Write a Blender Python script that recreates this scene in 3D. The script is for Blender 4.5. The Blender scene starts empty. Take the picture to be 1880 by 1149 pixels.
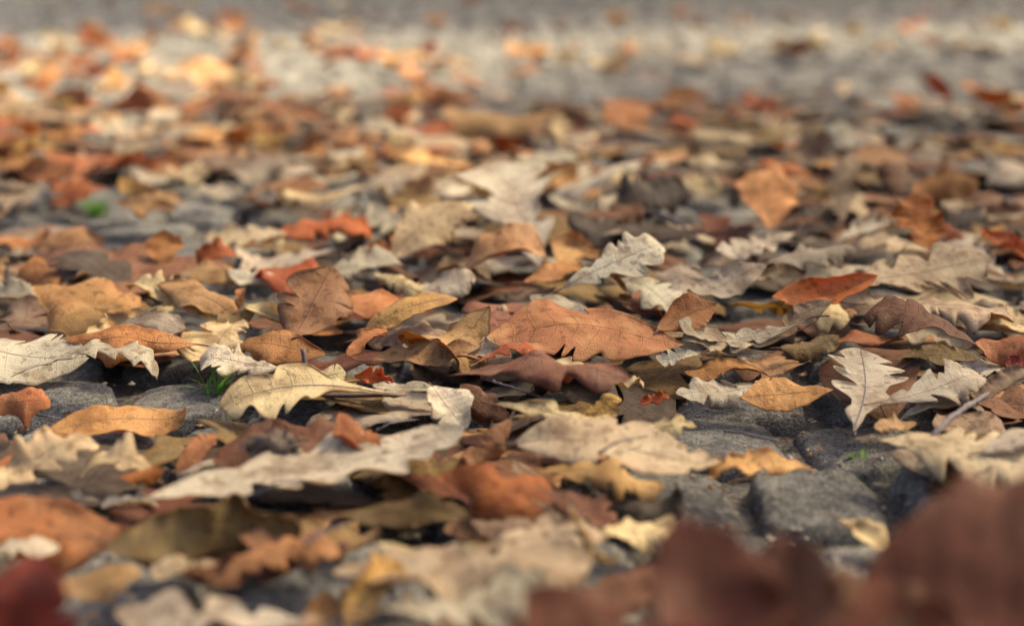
import bpy, math, random
import numpy as np

# ------------------------------------------------------------------ camera, sky, sun, exposure
S = bpy.context.scene
COL = S.collection
rad = math.radians

CAM_H = 0.33                       # metres above the setts
FPX = 2600.0                       # focal length in pixels of the 1880 px wide photograph
PW, PH = 1880.0, 1149.0
HORIZON_Y = -155.0
PITCH = math.atan((PH / 2 - HORIZON_Y) / FPX)
cam_data = bpy.data.cameras.new('camera')
cam = bpy.data.objects.new('camera', cam_data)
COL.objects.link(cam)
cam.location = (0, 0, CAM_H)
cam.rotation_euler = (math.pi / 2 - PITCH, 0, 0)
cam_data.sensor_width = 36.0
cam_data.lens = 36.0 * FPX / PW
cam_data.clip_start = 0.01
cam_data.clip_end = 500.0
cam_data.dof.use_dof = True
cam_data.dof.focus_distance = 0.99
cam_data.dof.aperture_fstop = 2.95
S.camera = cam

SUN_AZ = rad(62)                   # to the right of straight ahead: low light from behind the leaves
SUN_EL = rad(50)
world = bpy.data.worlds.new('World')
S.world = world
world.use_nodes = True
wn = world.node_tree
wn.nodes.clear()
w_out = wn.nodes.new('ShaderNodeOutputWorld')
w_bg = wn.nodes.new('ShaderNodeBackground')
w_sky = wn.nodes.new('ShaderNodeTexSky')
w_sky.sky_type = 'NISHITA'
w_sky.sun_disc = False
w_sky.sun_elevation = SUN_EL
w_sky.sun_rotation = SUN_AZ
w_sky.air_density = 0.8
w_sky.dust_density = 10.0
w_sky.ozone_density = 0.6
w_bg.inputs['Strength'].default_value = 0.115
wn.links.new(w_sky.outputs[0], w_bg.inputs['Color'])
wn.links.new(w_bg.outputs[0], w_out.inputs['Surface'])

sun_data = bpy.data.lights.new('sun', 'SUN')
sun_data.energy = 5.0
sun_data.angle = rad(9)
sun_data.color = (1.0, 0.83, 0.54)
sun = bpy.data.objects.new('sun', sun_data)
COL.objects.link(sun)
_d = (math.sin(SUN_AZ) * math.cos(SUN_EL), math.cos(SUN_AZ) * math.cos(SUN_EL), math.sin(SUN_EL))
from mathutils import Vector
sun.rotation_euler = Vector(_d).to_track_quat('Z', 'Y').to_euler()
sun.location = (4, 8, 6)

S.view_settings.view_transform = 'Standard'
S.view_settings.look = 'None'
S.view_settings.gamma = 1.0
S.view_settings.exposure = 1.78
S.view_settings.use_curve_mapping = False
S.render.engine = 'CYCLES'
S.cycles.use_denoising = True
S.cycles.max_bounces = 6
S.cycles.diffuse_bounces = 3
S.cycles.transmission_bounces = 6

rng = np.random.default_rng(11)
random.seed(11)

# ------------------------------------------------------------------ camera geometry helpers
_cp, _sp = math.cos(PITCH), math.sin(PITCH)

def ray(px, py):
    """direction in the world of the sight line through a pixel of the photograph"""
    a = (px - PW / 2) / FPX
    b = -(py - PH / 2) / FPX
    return np.array([a, _cp + b * _sp, -_sp + b * _cp])

def ground(px, py, h=0.0):
    d = ray(px, py)
    k = (h - CAM_H) / d[2]
    return np.array([0, 0, CAM_H]) + d * k

def project(p):
    x, y, z = p[0], p[1], p[2] - CAM_H
    depth = y * _cp - z * _sp
    up = y * _sp + z * _cp
    return np.array([PW / 2 + FPX * x / depth, PH / 2 - FPX * up / depth]), depth

def on_plane(px, py, p0, n):
    d = ray(px, py)
    o = np.array([0, 0, CAM_H])
    k = np.dot(p0 - o, n) / np.dot(d, n)
    return o + d * k

# ------------------------------------------------------------------ materials
def new_mat(name):
    m = bpy.data.materials.new(name)
    m.use_nodes = True
    m.node_tree.nodes.clear()
    return m, m.node_tree.nodes, m.node_tree.links

def leaf_mat(name, rgb, transl=0.42, mott=1.0, rough=0.62):
    """dry leaf: mottled, veined, a little translucent"""
    m, N, Lk = new_mat(name)
    out = N.new('ShaderNodeOutputMaterial')
    uv = N.new('ShaderNodeUVMap'); uv.uv_map = 'UVMap'
    sep = N.new('ShaderNodeSeparateXYZ'); Lk.new(uv.outputs[0], sep.inputs[0])
    tc = N.new('ShaderNodeTexCoord')
    oi = N.new('ShaderNodeObjectInfo')
    def math_(op, a, b=None, c=None, clamp=False):
        n = N.new('ShaderNodeMath'); n.operation = op; n.use_clamp = clamp
        for i, v in enumerate((a, b, c)):
            if v is None: continue
            if isinstance(v, (int, float)): n.inputs[i].default_value = v
            else: Lk.new(v, n.inputs[i])
        return n.outputs[0]
    def noise(scale, detail=4, rough_=0.55, vec=None):
        n = N.new('ShaderNodeTexNoise'); n.inputs['Scale'].default_value = scale
        n.inputs['Detail'].default_value = detail; n.inputs['Roughness'].default_value = rough_
        Lk.new(vec if vec is not None else off.outputs[0], n.inputs['Vector'])
        return n.outputs[0]
    off = N.new('ShaderNodeVectorMath'); off.operation = 'ADD'
    rv = N.new('ShaderNodeVectorMath'); rv.operation = 'SCALE'; rv.inputs[0].default_value = (13, 7, 5)
    Lk.new(oi.outputs['Random'], rv.inputs['Scale'])
    Lk.new(tc.outputs['Object'], off.inputs[0]); Lk.new(rv.outputs[0], off.inputs[1])
    wob = noise(35, 1)
    # veins: midrib at v = 0, side veins at regular u
    av = math_('ABSOLUTE', sep.outputs['Y'])
    mid = math_('SUBTRACT', 1.0, math_('DIVIDE', av, 0.035), clamp=True)
    uu = math_('ADD', math_('MULTIPLY', sep.outputs['X'], 9.0), math_('MULTIPLY', wob, 0.35))
    fr = math_('ABSOLUTE', math_('SUBTRACT', math_('FRACT', uu), 0.5))
    side = math_('SUBTRACT', 1.0, math_('DIVIDE', fr, 0.045), clamp=True)
    side = math_('MULTIPLY', side, math_('SUBTRACT', 0.95, av, clamp=True))
    vein = math_('MAXIMUM', mid, math_('MULTIPLY', side, 0.8))
    # fine vein net
    vor = N.new('ShaderNodeTexVoronoi'); vor.feature = 'DISTANCE_TO_EDGE'; vor.inputs['Scale'].default_value = 420
    Lk.new(off.outputs[0], vor.inputs['Vector'])
    net = math_('SUBTRACT', 1.0, math_('DIVIDE', vor.outputs['Distance'], 0.12), clamp=True)
    big = noise(22, 3, 0.6)
    midn = noise(95, 3, 0.6)
    fine = noise(700, 2, 0.6)
    streak_map = N.new('ShaderNodeMapping'); streak_map.inputs['Scale'].default_value = (30, 3, 1)
    Lk.new(uv.outputs[0], streak_map.inputs[0])
    streak = noise(1.0, 3, 0.6, streak_map.outputs[0])
    r, g, b = rgb
    cr = N.new('ShaderNodeValToRGB')
    Lk.new(math_('ADD', math_('MULTIPLY', big, 0.65), math_('ADD', math_('MULTIPLY', midn, 0.2), math_('MULTIPLY', streak, 0.15))), cr.inputs[0])
    e = cr.color_ramp.elements
    k = mott
    e[0].position = 0.30; e[0].color = (r * (1 - .50 * k), g * (1 - .56 * k), b * (1 - .58 * k), 1)
    e[1].position = 0.70; e[1].color = (min(1, r * (1 + .18 * k)), min(1, g * (1 + .24 * k)), min(1, b * (1 + .30 * k)), 1)
    el = cr.color_ramp.elements.new(0.47); el.color = (r, g, b, 1)
    hsv = N.new('ShaderNodeHueSaturation')
    Lk.new(cr.outputs[0], hsv.inputs['Color'])
    Lk.new(math_('ADD', 0.485, math_('MULTIPLY', oi.outputs['Random'], 0.03)), hsv.inputs['Hue'])
    r2 = math_('FRACT', math_('MULTIPLY', oi.outputs['Random'], 7.31))
    Lk.new(math_('ADD', 0.80, math_('MULTIPLY', r2, 0.4)), hsv.inputs['Value'])
    # brown specks and blotches
    sp = noise(160, 1, 0.5)
    spk = math_('MULTIPLY', math_('GREATER_THAN', sp, 0.63), 0.55 * k)
    mix1 = N.new('ShaderNodeMix'); mix1.data_type = 'RGBA'
    Lk.new(spk, mix1.inputs[0]); Lk.new(hsv.outputs[0], mix1.inputs[6])
    mix1.inputs[7].default_value = (r * .3, g * .24, b * .2, 1)
    # faded and decayed blotches, browned margin
    bl = noise(48, 3, .65)
    blm = N.new('ShaderNodeMapRange'); blm.inputs[1].default_value = .50; blm.inputs[2].default_value = .62
    Lk.new(bl, blm.inputs[0])
    edge = N.new('ShaderNodeMapRange'); edge.inputs[1].default_value = .72; edge.inputs[2].default_value = 1.05
    Lk.new(math_('ADD', av, math_('MULTIPLY', math_('SUBTRACT', midn, .5), .6)), edge.inputs[0])
    mixb = N.new('ShaderNodeMix'); mixb.data_type = 'RGBA'
    Lk.new(math_('MAXIMUM', math_('MULTIPLY', blm.outputs[0], .62 * k), math_('MULTIPLY', edge.outputs[0], .35 * k)), mixb.inputs[0])
    Lk.new(mix1.outputs[2], mixb.inputs[6])
    mixb.inputs[7].default_value = (r * .52, g * .42, b * .36, 1)
    pal = noise(31, 2, .6)
    plm = N.new('ShaderNodeMapRange'); plm.inputs[1].default_value = .51; plm.inputs[2].default_value = .64
    Lk.new(pal, plm.inputs[0])
    mixp = N.new('ShaderNodeMix'); mixp.data_type = 'RGBA'
    Lk.new(math_('MULTIPLY', plm.outputs[0], .45 * k), mixp.inputs[0]); Lk.new(mixb.outputs[2], mixp.inputs[6])
    mixp.inputs[7].default_value = (min(1, r * 1.25 + .06), min(1, g * 1.35 + .06), min(1, b * 1.4 + .05), 1)
    # veins a little paler, net a little darker
    mix2 = N.new('ShaderNodeMix'); mix2.data_type = 'RGBA'
    Lk.new(math_('MULTIPLY', vein, 0.42), mix2.inputs[0]); Lk.new(mixp.outputs[2], mix2.inputs[6])
    mix2.inputs[7].default_value = (r * .55, g * .5, b * .5, 1)
    mix3 = N.new('ShaderNodeMix'); mix3.data_type = 'RGBA'; mix3.blend_type = 'MULTIPLY'
    Lk.new(math_('MULTIPLY', net, 0.14), mix3.inputs[0]); Lk.new(mix2.outputs[2], mix3.inputs[6])
    mix3.inputs[7].default_value = (.55, .5, .45, 1)
    # bump
    hgt = math_('ADD', math_('MULTIPLY', vein, 0.9), math_('ADD', math_('MULTIPLY', net, 0.25), math_('ADD', math_('MULTIPLY', fine, 0.5), math_('MULTIPLY', midn, 1.4))))
    bump = N.new('ShaderNodeBump'); bump.inputs['Strength'].default_value = 0.8; bump.inputs['Distance'].default_value = 0.0010
    Lk.new(hgt, bump.inputs['Height'])
    p = N.new('ShaderNodeBsdfPrincipled')
    p.inputs['Roughness'].default_value = rough
    p.inputs['Specular IOR Level'].default_value = 0.32
    Lk.new(mix3.outputs[2], p.inputs['Base Color']); Lk.new(bump.outputs[0], p.inputs['Normal'])
    t = N.new('ShaderNodeBsdfTranslucent')
    sat = N.new('ShaderNodeHueSaturation'); sat.inputs['Saturation'].default_value = 1.25; sat.inputs['Value'].default_value = 1.25
    Lk.new(mix3.outputs[2], sat.inputs['Color']); Lk.new(sat.outputs[0], t.inputs['Color']); Lk.new(bump.outputs[0], t.inputs['Normal'])
    ms = N.new('ShaderNodeMixShader'); ms.inputs[0].default_value = transl
    Lk.new(p.outputs[0], ms.inputs[1]); Lk.new(t.outputs[0], ms.inputs[2])
    Lk.new(ms.outputs[0], out.inputs['Surface'])
    return m

# colour of each side of a dry leaf (real base colours)
PAL = {
    'white': ((.57, .505, .375), (.48, .37, .235)),
    'pale':   ((.48, .41, .30), (.38, .28, .17)),
    'grey':   ((.34, .28, .205), (.30, .21, .13)),
    'cream':  ((.62, .49, .27), (.48, .32, .15)),
    'beige':  ((.47, .36, .23), (.36, .24, .13)),
    'gold':   ((.56, .34, .115), (.42, .23, .075)),
    'tan':    ((.42, .235, .10), (.32, .17, .075)),
    'orange': ((.43, .185, .06), (.31, .12, .04)),
    'ochre': ((.54, .27, .095), (.36, .17, .06)),
    'rust': ((.42, .12, .03), (.36, .10, .028)),
    'red':    ((.22, .035, .018), (.20, .035, .02)),
    'brown': ((.17, .076, .034), (.14, .06, .028)),
    'plum': ((.25, .112, .058), (.20, .088, .046)),
    'mauve': ((.27, .18, .11), (.22, .135, .08)),
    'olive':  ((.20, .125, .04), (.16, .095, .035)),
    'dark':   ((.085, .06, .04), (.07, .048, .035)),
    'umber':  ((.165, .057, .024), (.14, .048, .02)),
    'flame':  ((.49, .145, .036), (.43, .12, .03)),
}
MAT = {}
for _k, (_a, _b) in PAL.items():
    MAT[_k] = (leaf_mat('leaf_%s_upper' % _k, _a), leaf_mat('leaf_%s_underside' % _k, _b))
STEM_MAT = {
    'brown': leaf_mat('stem_brown', (.10, .06, .045), transl=.05, mott=.5),
    'grey': leaf_mat('stem_grey', (.17, .145, .15), transl=.05, mott=.5),
    'tan': leaf_mat('stem_tan', (.33, .20, .10), transl=.05, mott=.5),
    'rib': leaf_mat('stem_rib', (.24, .145, .08), transl=.05, mott=.5),
}

def stone_mat(name, joined=False):
    m, N, Lk = new_mat(name)
    out = N.new('ShaderNodeOutputMaterial'); p = N.new('ShaderNodeBsdfPrincipled')
    Lk.new(p.outputs[0], out.inputs[0])
    geo = N.new('ShaderNodeNewGeometry'); oi = N.new('ShaderNodeObjectInfo')
    def noise(scale, detail=5, rough_=0.6):
        n = N.new('ShaderNodeTexNoise'); n.inputs['Scale'].default_value = scale
        n.inputs['Detail'].default_value = detail; n.inputs['Roughness'].default_value = rough_
        Lk.new(geo.outputs['Position'], n.inputs['Vector']); return n.outputs[0]
    def math_(op, a, b=None):
        n = N.new('ShaderNodeMath'); n.operation = op
        for i, v in enumerate((a, b)):
            if v is None: continue
            if isinstance(v, (int, float)): n.inputs[i].default_value = v
            else: Lk.new(v, n.inputs[i])
        return n.outputs[0]
    a, b, c, d = noise(14), noise(150, 6, .72), noise(560, 4, .75), noise(1500, 3, .6)
    cr = N.new('ShaderNodeValToRGB')
    Lk.new(math_('ADD', math_('MULTIPLY', a, .25), math_('ADD', math_('MULTIPLY', b, .33), math_('MULTIPLY', c, .42))), cr.inputs[0])
    e = cr.color_ramp.elements
    e[0].position = .41; e[0].color = (.055, .055, .056, 1)
    e[1].position = .59; e[1].color = (.42, .40, .345, 1)
    x = cr.color_ramp.elements.new(.49); x.color = (.165, .163, .157, 1)
    # pale crystals
    spk = math_('MULTIPLY', math_('GREATER_THAN', d, .62), .35)
    mx = N.new('ShaderNodeMix'); mx.data_type = 'RGBA'
    Lk.new(spk, mx.inputs[0]); Lk.new(cr.outputs[0], mx.inputs[6]); mx.inputs[7].default_value = (.33, .32, .29, 1)
    hs = N.new('ShaderNodeHueSaturation'); Lk.new(mx.outputs[2], hs.inputs['Color'])
    if joined:
        v = noise(9, 1)
        Lk.new(math_('ADD', .55, math_('MULTIPLY', v, .9)), hs.inputs['Value'])
    else:
        Lk.new(math_('ADD', .78, math_('MULTIPLY', oi.outputs['Random'], .44)), hs.inputs['Value'])
    Lk.new(hs.outputs[0], p.inputs['Base Color'])
    p.inputs['Roughness'].default_value = .88
    p.inputs['Specular IOR Level'].default_value = .12
    bp = N.new('ShaderNodeBump'); bp.inputs['Strength'].default_value = 1.0; bp.inputs['Distance'].default_value = .006
    Lk.new(math_('ADD', math_('MULTIPLY', b, 1.0), math_('ADD', math_('MULTIPLY', c, .8), math_('MULTIPLY', d, .25))), bp.inputs['Height'])
    Lk.new(bp.outputs[0], p.inputs['Normal'])
    return m

STONE = stone_mat('granite_sett')
STONE_FAR = stone_mat('granite_setts_joined', True)

def soil_mat():
    m, N, Lk = new_mat('joint_soil')
    out = N.new('ShaderNodeOutputMaterial'); p = N.new('ShaderNodeBsdfPrincipled'); Lk.new(p.outputs[0], out.inputs[0])
    geo = N.new('ShaderNodeNewGeometry')
    n = N.new('ShaderNodeTexNoise'); n.inputs['Scale'].default_value = 260; n.inputs['Detail'].default_value = 6
    Lk.new(geo.outputs['Position'], n.inputs['Vector'])
    cr = N.new('ShaderNodeValToRGB'); Lk.new(n.outputs[0], cr.inputs[0])
    e = cr.color_ramp.elements
    e[0].position = .35; e[0].color = (.02, .018, .016, 1); e[1].position = .7; e[1].color = (.13, .115, .095, 1)
    Lk.new(cr.outputs[0], p.inputs['Base Color']); p.inputs['Roughness'].default_value = .95
    bp = N.new('ShaderNodeBump'); bp.inputs['Distance'].default_value = .004; Lk.new(n.outputs[0], bp.inputs['Height'])
    Lk.new(bp.outputs[0], p.inputs['Normal'])
    return m
SOIL = soil_mat()

def plain_mat(name, a, b, scale=200, transl=0.0, rough=.7):
    m, N, Lk = new_mat(name)
    out = N.new('ShaderNodeOutputMaterial'); p = N.new('ShaderNodeBsdfPrincipled')
    tc = N.new('ShaderNodeTexCoord'); n = N.new('ShaderNodeTexNoise'); n.inputs['Scale'].default_value = scale
    n.inputs['Detail'].default_value = 4
    Lk.new(tc.outputs['Object'], n.inputs['Vector'])
    cr = N.new('ShaderNodeValToRGB'); Lk.new(n.outputs[0], cr.inputs[0])
    cr.color_ramp.elements[0].position = .35; cr.color_ramp.elements[1].position = .65
    cr.color_ramp.elements[0].color = (*a, 1); cr.color_ramp.elements[1].color = (*b, 1)
    Lk.new(cr.outputs[0], p.inputs['Base Color']); p.inputs['Roughness'].default_value = rough
    if transl:
        t = N.new('ShaderNodeBsdfTranslucent'); Lk.new(cr.outputs[0], t.inputs[0])
        ms = N.new('ShaderNodeMixShader'); ms.inputs[0].default_value = transl
        Lk.new(p.outputs[0], ms.inputs[1]); Lk.new(t.outputs[0], ms.inputs[2]); Lk.new(ms.outputs[0], out.inputs[0])
    else:
        Lk.new(p.outputs[0], out.inputs[0])
    return m
GRASS = plain_mat('grass_blade', (.08, .22, .025), (.16, .36, .05), 120, .35, .5)
SEED = plain_mat('dark_seed_husk', (.03, .022, .018), (.12, .08, .05), 500)
GRIT = plain_mat('joint_grit', (.06, .055, .05), (.24, .21, .17), 90)

# ------------------------------------------------------------------ mesh helpers
def mesh_obj(name, verts, faces, mats, parent=None, fmat=None, uvs=None, smooth=True):
    me = bpy.data.meshes.new(name)
    me.from_pydata([tuple(v) for v in verts] if not isinstance(verts, np.ndarray) else verts.tolist(), [], faces if not isinstance(faces, np.ndarray) else faces.tolist())
    for m in (mats if isinstance(mats, (list, tuple)) else [mats]):
        me.materials.append(m)
    if fmat is not None:
        me.polygons.foreach_set('material_index', np.asarray(fmat, dtype=np.int32))
    if uvs is not None:
        lay = me.uv_layers.new(name='UVMap')
        li = np.empty(len(me.loops), dtype=np.int32); me.loops.foreach_get('vertex_index', li)
        lay.data.foreach_set('uv', np.asarray(uvs, dtype=np.float32)[li].ravel())
    if smooth:
        me.polygons.foreach_set('use_smooth', np.ones(len(me.polygons), dtype=bool))
    me.update()
    o = bpy.data.objects.new(name, me)
    COL.objects.link(o)
    if parent is not None:
        o.parent = parent
    return o

def tag(o, label=None, cat=None, group=None, kind=None):
    if label: o['label'] = label
    if cat: o['category'] = cat
    if group: o['group'] = group
    if kind: o['kind'] = kind
    return o

def tube(pts, radii, nseg=6):
    """tapered tube along a polyline"""
    pts = np.asarray(pts, float); n = len(pts)
    V, F = [], []
    ref = np.array([0.13, 0.21, 0.97])
    for i in range(n):
        t = pts[min(i + 1, n - 1)] - pts[max(i - 1, 0)]
        t /= np.linalg.norm(t) + 1e-12
        a = np.cross(t, ref); a /= np.linalg.norm(a) + 1e-12
        b = np.cross(t, a)
        for k in range(nseg):
            q = 2 * math.pi * k / nseg
            V.append(pts[i] + radii[i] * (math.cos(q) * a + math.sin(q) * b))
    for i in range(n - 1):
        for k in range(nseg):
            k2 = (k + 1) % nseg
            F.append((i * nseg + k, i * nseg + k2, (i + 1) * nseg + k2, (i + 1) * nseg + k))
    F.append(tuple(range(nseg))[::-1]); F.append(tuple((n - 1) * nseg + k for k in range(nseg)))
    return np.array(V), F

def smooth_curve(pts, n=14):
    """Catmull-Rom through a few points"""
    p = np.asarray(pts, float)
    p = np.vstack([2 * p[0] - p[1], p, 2 * p[-1] - p[-2]])
    out = []
    m = len(p) - 3
    for i in range(m):
        for k in range(n):
            t = k / n
            a, b, c, d = p[i:i + 4]
            out.append(.5 * ((2 * b) + (-a + c) * t + (2 * a - 5 * b + 4 * c - d) * t * t + (-a + 3 * b - 3 * c + d) * t ** 3))
    out.append(p[-2])
    return np.array(out)

# ------------------------------------------------------------------ leaf shapes
def wavesum(x, y, r, n=5, f=(3, 14)):
    z = np.zeros_like(x)
    for _ in range(n):
        k = r.uniform(*f); a = r.uniform(0, 2 * math.pi)
        z += np.sin(k * (x * math.cos(a) + y * math.sin(a)) + r.uniform(0, 6.28)) / (k / f[0]) ** .8
    return z / n

def noise1(t, r, f=6):
    z = np.zeros_like(t)
    for k in (1, 2.1, 4.3):
        z += np.sin(t * f * k * 2 * math.pi + r.uniform(0, 6.28)) / k
    return z / 1.7

def flat_leaf(kind, r, nt, ns, ratio, nl=None):
    """grid of points of the leaf laid flat, unit length: x 0..1, y sideways; plus (u, v) for the veins"""
    if kind in ('maple',):
        nth = nt
        th = np.linspace(-2.75, 2.75, nth)
        lob = [(0, 1.0, .52), (.92, .86, .47), (-.92, .86, .47), (1.9, .62, .50), (-1.9, .62, .50), (2.6, .34, .3), (-2.6, .34, .3)]
        rr = np.full(nth, .0) + .70 * (1 - .45 * np.clip((np.abs(th) - 2.0) / .75, 0, 1))
        vv = np.full(nth, 9.0)
        for (c, l, s) in lob:
            c2 = c + r.normal(0, .04); l2 = l * r.uniform(.88, 1.08)
            d = np.abs(th - c2) / s
            prof = l2 * np.clip(1 - d ** 1.25, 0, 1) ** .75
            prof = np.where(d < 1, .64 + (l2 - .64) * np.clip(1 - d, 0, 1) ** 1.0, 0)
            rr = np.maximum(rr, prof)
            vv = np.minimum(vv, np.abs(th - c2) * 1.3)
        rr *= 1 + .05 * np.abs(np.sin(th * 9 + r.uniform(0, 3))) + .025 * noise1(th / 5.5, r, 9)
        rho = np.linspace(0.02, 1, ns)
        R = rr[:, None] * rho[None, :]
        x = R * np.cos(th)[:, None]; y = R * np.sin(th)[:, None]
        ymax = np.abs(y).max()
        y = y * (ratio / ymax)
        U = R * 1.0; Vv = np.repeat(vv[:, None], ns, 1)
        return x, y, U, Vv
    t = np.linspace(0, 1, nt)
    s = np.sign(np.linspace(-1, 1, ns)) * np.abs(np.linspace(-1, 1, ns)) ** .85
    sides = []
    base = np.clip(t, 0, 1)
    nl = nl or int(r.integers(4, 6))
    ph0 = r.uniform(0, 1)
    for k in (0, 1):
        if kind == 'oak':
            env = np.sin(math.pi * base ** 1.25) ** .62 * (.35 + .75 * base ** .6) * .92 * (1 + .14 * noise1(base, r, 1.4))
            ph = ph0 + .5 * k + r.uniform(-.1, .1)
            tt = base ** .9 + .035 * noise1(base, r, 1.3)
            c = .5 + .5 * np.cos(2 * math.pi * (nl * tt + ph))
            dep = r.uniform(.45, .68) * np.sin(math.pi * np.clip(base * 1.02, 0, 1)) ** .35
            w = env * (1 - dep * c ** 2.4)
            w *= 1 + .035 * noise1(base, r, 7)
        elif kind == 'redoak':
            env = np.sin(math.pi * base ** 1.1) ** .6
            ph = ph0 + .5 * k
            fr = np.mod(nl * base + ph, 1.0)
            saw = np.where(fr < .72, fr / .72, (1 - fr) / .28)
            w = env * (.50 + .50 * saw ** 1.15)
            w *= 1 + .05 * noise1(base, r, 11)
        elif kind == 'beech':
            env = np.sin(math.pi * base ** .82) ** .86
            w = env * (1 + .025 * np.sin(2 * math.pi * 9 * base + k * 2)) + .012 * noise1(base, r, 5) * env
        elif kind == 'frag':
            env = np.sin(math.pi * base) ** .42
            w = env * (.8 + .24 * noise1(base, r, 1.6) + .06 * noise1(base, r, 5))
        else:  # ovate, smooth
            env = np.sin(math.pi * base ** .95) ** (.55 + .25 * (k * 0 + (ph0)))
            w = env * (1 + .13 * noise1(base, r, 1.1) + .05 * noise1(base, r, 3.7) + .022 * noise1(base, r, 9))
        # a bite or a tear here and there
        for _b in range(int(r.integers(0, 4))):
            if kind == 'beech': break
            c0 = r.uniform(.2, .85); wd = r.uniform(.012, .04)
            w *= 1 - r.uniform(.25, .6) * np.exp(-((t - c0) / wd) ** 2)
        sides.append(np.clip(w, .004, None))
    mx = max(sides[0].max(), sides[1].max())
    wl, wr_ = sides[0] / mx * ratio, sides[1] / mx * ratio
    Sg = np.repeat(s[None, :], nt, 0)
    Wd = np.where(Sg < 0, wl[:, None], wr_[:, None])
    shear = {'oak': .55, 'redoak': .85, 'beech': .75, 'ovate': .6, 'frag': .2}[kind]
    y = Sg * Wd
    x = t[:, None] + np.abs(Sg) * Wd * shear * (1 - t[:, None] ** 2) - .25 * shear * ratio * np.abs(Sg) * (1 - t[:, None])
    x = x + .018 * noise1(np.repeat(t[:, None], ns, 1) + Sg * .2, r, 1.2) * np.abs(Sg)
    # gently curved midrib
    y = y + r.normal(0, .05) * np.sin(math.pi * t)[:, None]
    return x, y, np.repeat(t[:, None], ns, 1), Sg

def shaped_leaf(kind, r, ratio, bend=0, cup=0, fold=.12, wave=.02, twist=0, tip=0, lump=.012, nl=None, nt=84, ns=13, edge=None):
    """leaf of unit length bent into shape; base at the origin, tip on +x, z the upper side"""
    x, y, U, V = flat_leaf(kind, r, nt, ns, ratio, nl)
    X = x; Y = y / ratio
    z = np.zeros_like(x)
    z += np.sqrt(y * y + .0004) * math.tan(fold) - .02 * math.tan(fold)
    f = r.uniform(1.1, 2.4)
    for sg in (-1, 1):
        msk = (Y * sg > 0)
        p1, p2 = r.uniform(0, 6.28, 2)
        a = np.clip(np.abs(Y), 0, 1.3)
        z += msk * wave * (a ** 1.5) * (np.sin(2 * math.pi * f * X + p1) + .5 * np.sin(2 * math.pi * f * 1.9 * X + p2) + .14 * np.sin(2 * math.pi * f * 4.3 * X + p1 * 2))
    z += lump * wavesum(x, y, r, 6, (5, 22))
    for _ in range(3):
        a = r.uniform(0, math.pi); k = r.uniform(3, 9)
        q = np.sin(k * (x * math.cos(a) + y * math.sin(a)) + r.uniform(0, 6.28))
        z += lump * .55 * (np.sqrt(q * q + .01) - .6) * (9 / k) ** .5 * np.clip(np.abs(Y) * 1.6 + .25, 0, 1)
    if kind != 'maple':
        z += .0013 * np.cos(2 * math.pi * 9 * U) * np.sin(math.pi * np.clip(np.abs(V), 0, 1)) * ratio / .3
    # roll the blade across its width (curvature varies along the length)
    cups = cup * (1 + .35 * np.sin(2 * math.pi * (X * r.uniform(.5, 1.1)) + r.uniform(0, 6.28)))
    cups = np.where(np.abs(cups) < 1e-3, 1e-3, cups)
    if kind == 'maple':
        ang = cups * Y
        yn = ratio * np.sin(ang) / cups
        zn = ratio * (1 - np.cos(ang)) / cups
    else:
        er = (r.uniform(.2, 1.0) ** 1.5 * 2.6) if edge is None else edge
        el_ = er * (noise1(U, r, .55) * 1.1 + r.normal(0, .35)); er_ = er * (noise1(U, r, .55) * 1.1 + r.normal(0, .35))
        ang = cups * Y + np.where(V > 0, er_, el_) * np.sign(V) * np.abs(V) ** 3.2
        mc = ns // 2
        am = .5 * (ang[:, 1:] + ang[:, :-1]); dy = np.diff(y, axis=1)
        zero = np.zeros((nt, 1))
        yn = np.concatenate([zero, np.cumsum(dy * np.cos(am), 1)], 1); zn = np.concatenate([zero, np.cumsum(dy * np.sin(am), 1)], 1)
        yn = yn - yn[:, mc:mc + 1] + y[:, mc:mc + 1]; zn = zn - zn[:, mc:mc + 1]
    y2 = yn - z * np.sin(ang); z2 = zn + z * np.cos(ang)
    # twist
    tw = twist * (X - .5)
    y3 = y2 * np.cos(tw) - z2 * np.sin(tw); z3 = y2 * np.sin(tw) + z2 * np.cos(tw)
    # bend along the length
    g = np.linspace(-.7, 1.5, 400)
    al = bend * (g - .5) + tip * np.clip((g - .62) / .38, 0, 1.6) ** 2 + .12 * np.sin(g * r.uniform(4, 8) + r.uniform(0, 6))
    dg = g[1] - g[0]
    cx = np.cumsum(np.cos(al)) * dg; cz = np.cumsum(np.sin(al)) * dg
    ax = np.interp(x, g, cx); az = np.interp(x, g, cz); aa = np.interp(x, g, al)
    xf = ax - z3 * np.sin(aa); zf = az + z3 * np.cos(aa); yf = y3
    b0 = np.array([np.interp(0, g, cx), np.interp(0, g, cz)]); b1 = np.array([np.interp(1, g, cx), np.interp(1, g, cz)])
    d = b1 - b0; ln = np.linalg.norm(d); c_, s_ = d / ln
    xx = ((xf - b0[0]) * c_ + (zf - b0[1]) * s_) / ln
    zz = (-(xf - b0[0]) * s_ + (zf - b0[1]) * c_) / ln
    yy = yf / ln
    # the midrib as a curve (for the stem)
    tm = np.linspace(0, .93, 16)
    mx = (np.interp(tm, g, cx) - b0[0]); mz = (np.interp(tm, g, cz) - b0[1])
    rib = np.stack([(mx * c_ + mz * s_) / ln, np.zeros_like(mx), (-mx * s_ + mz * c_) / ln], 1)
    if kind != 'maple':
        mc = ns // 2
        ti = np.linspace(0, nt - 1, nt) / (nt - 1)
        for q in range(3):
            src = (xx, yy, zz)[q][:, mc]
            rib[:, q] = np.interp(tm, ti, src)
    return np.stack([xx, yy, zz], 2), np.stack([U, V], 2), rib

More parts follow.
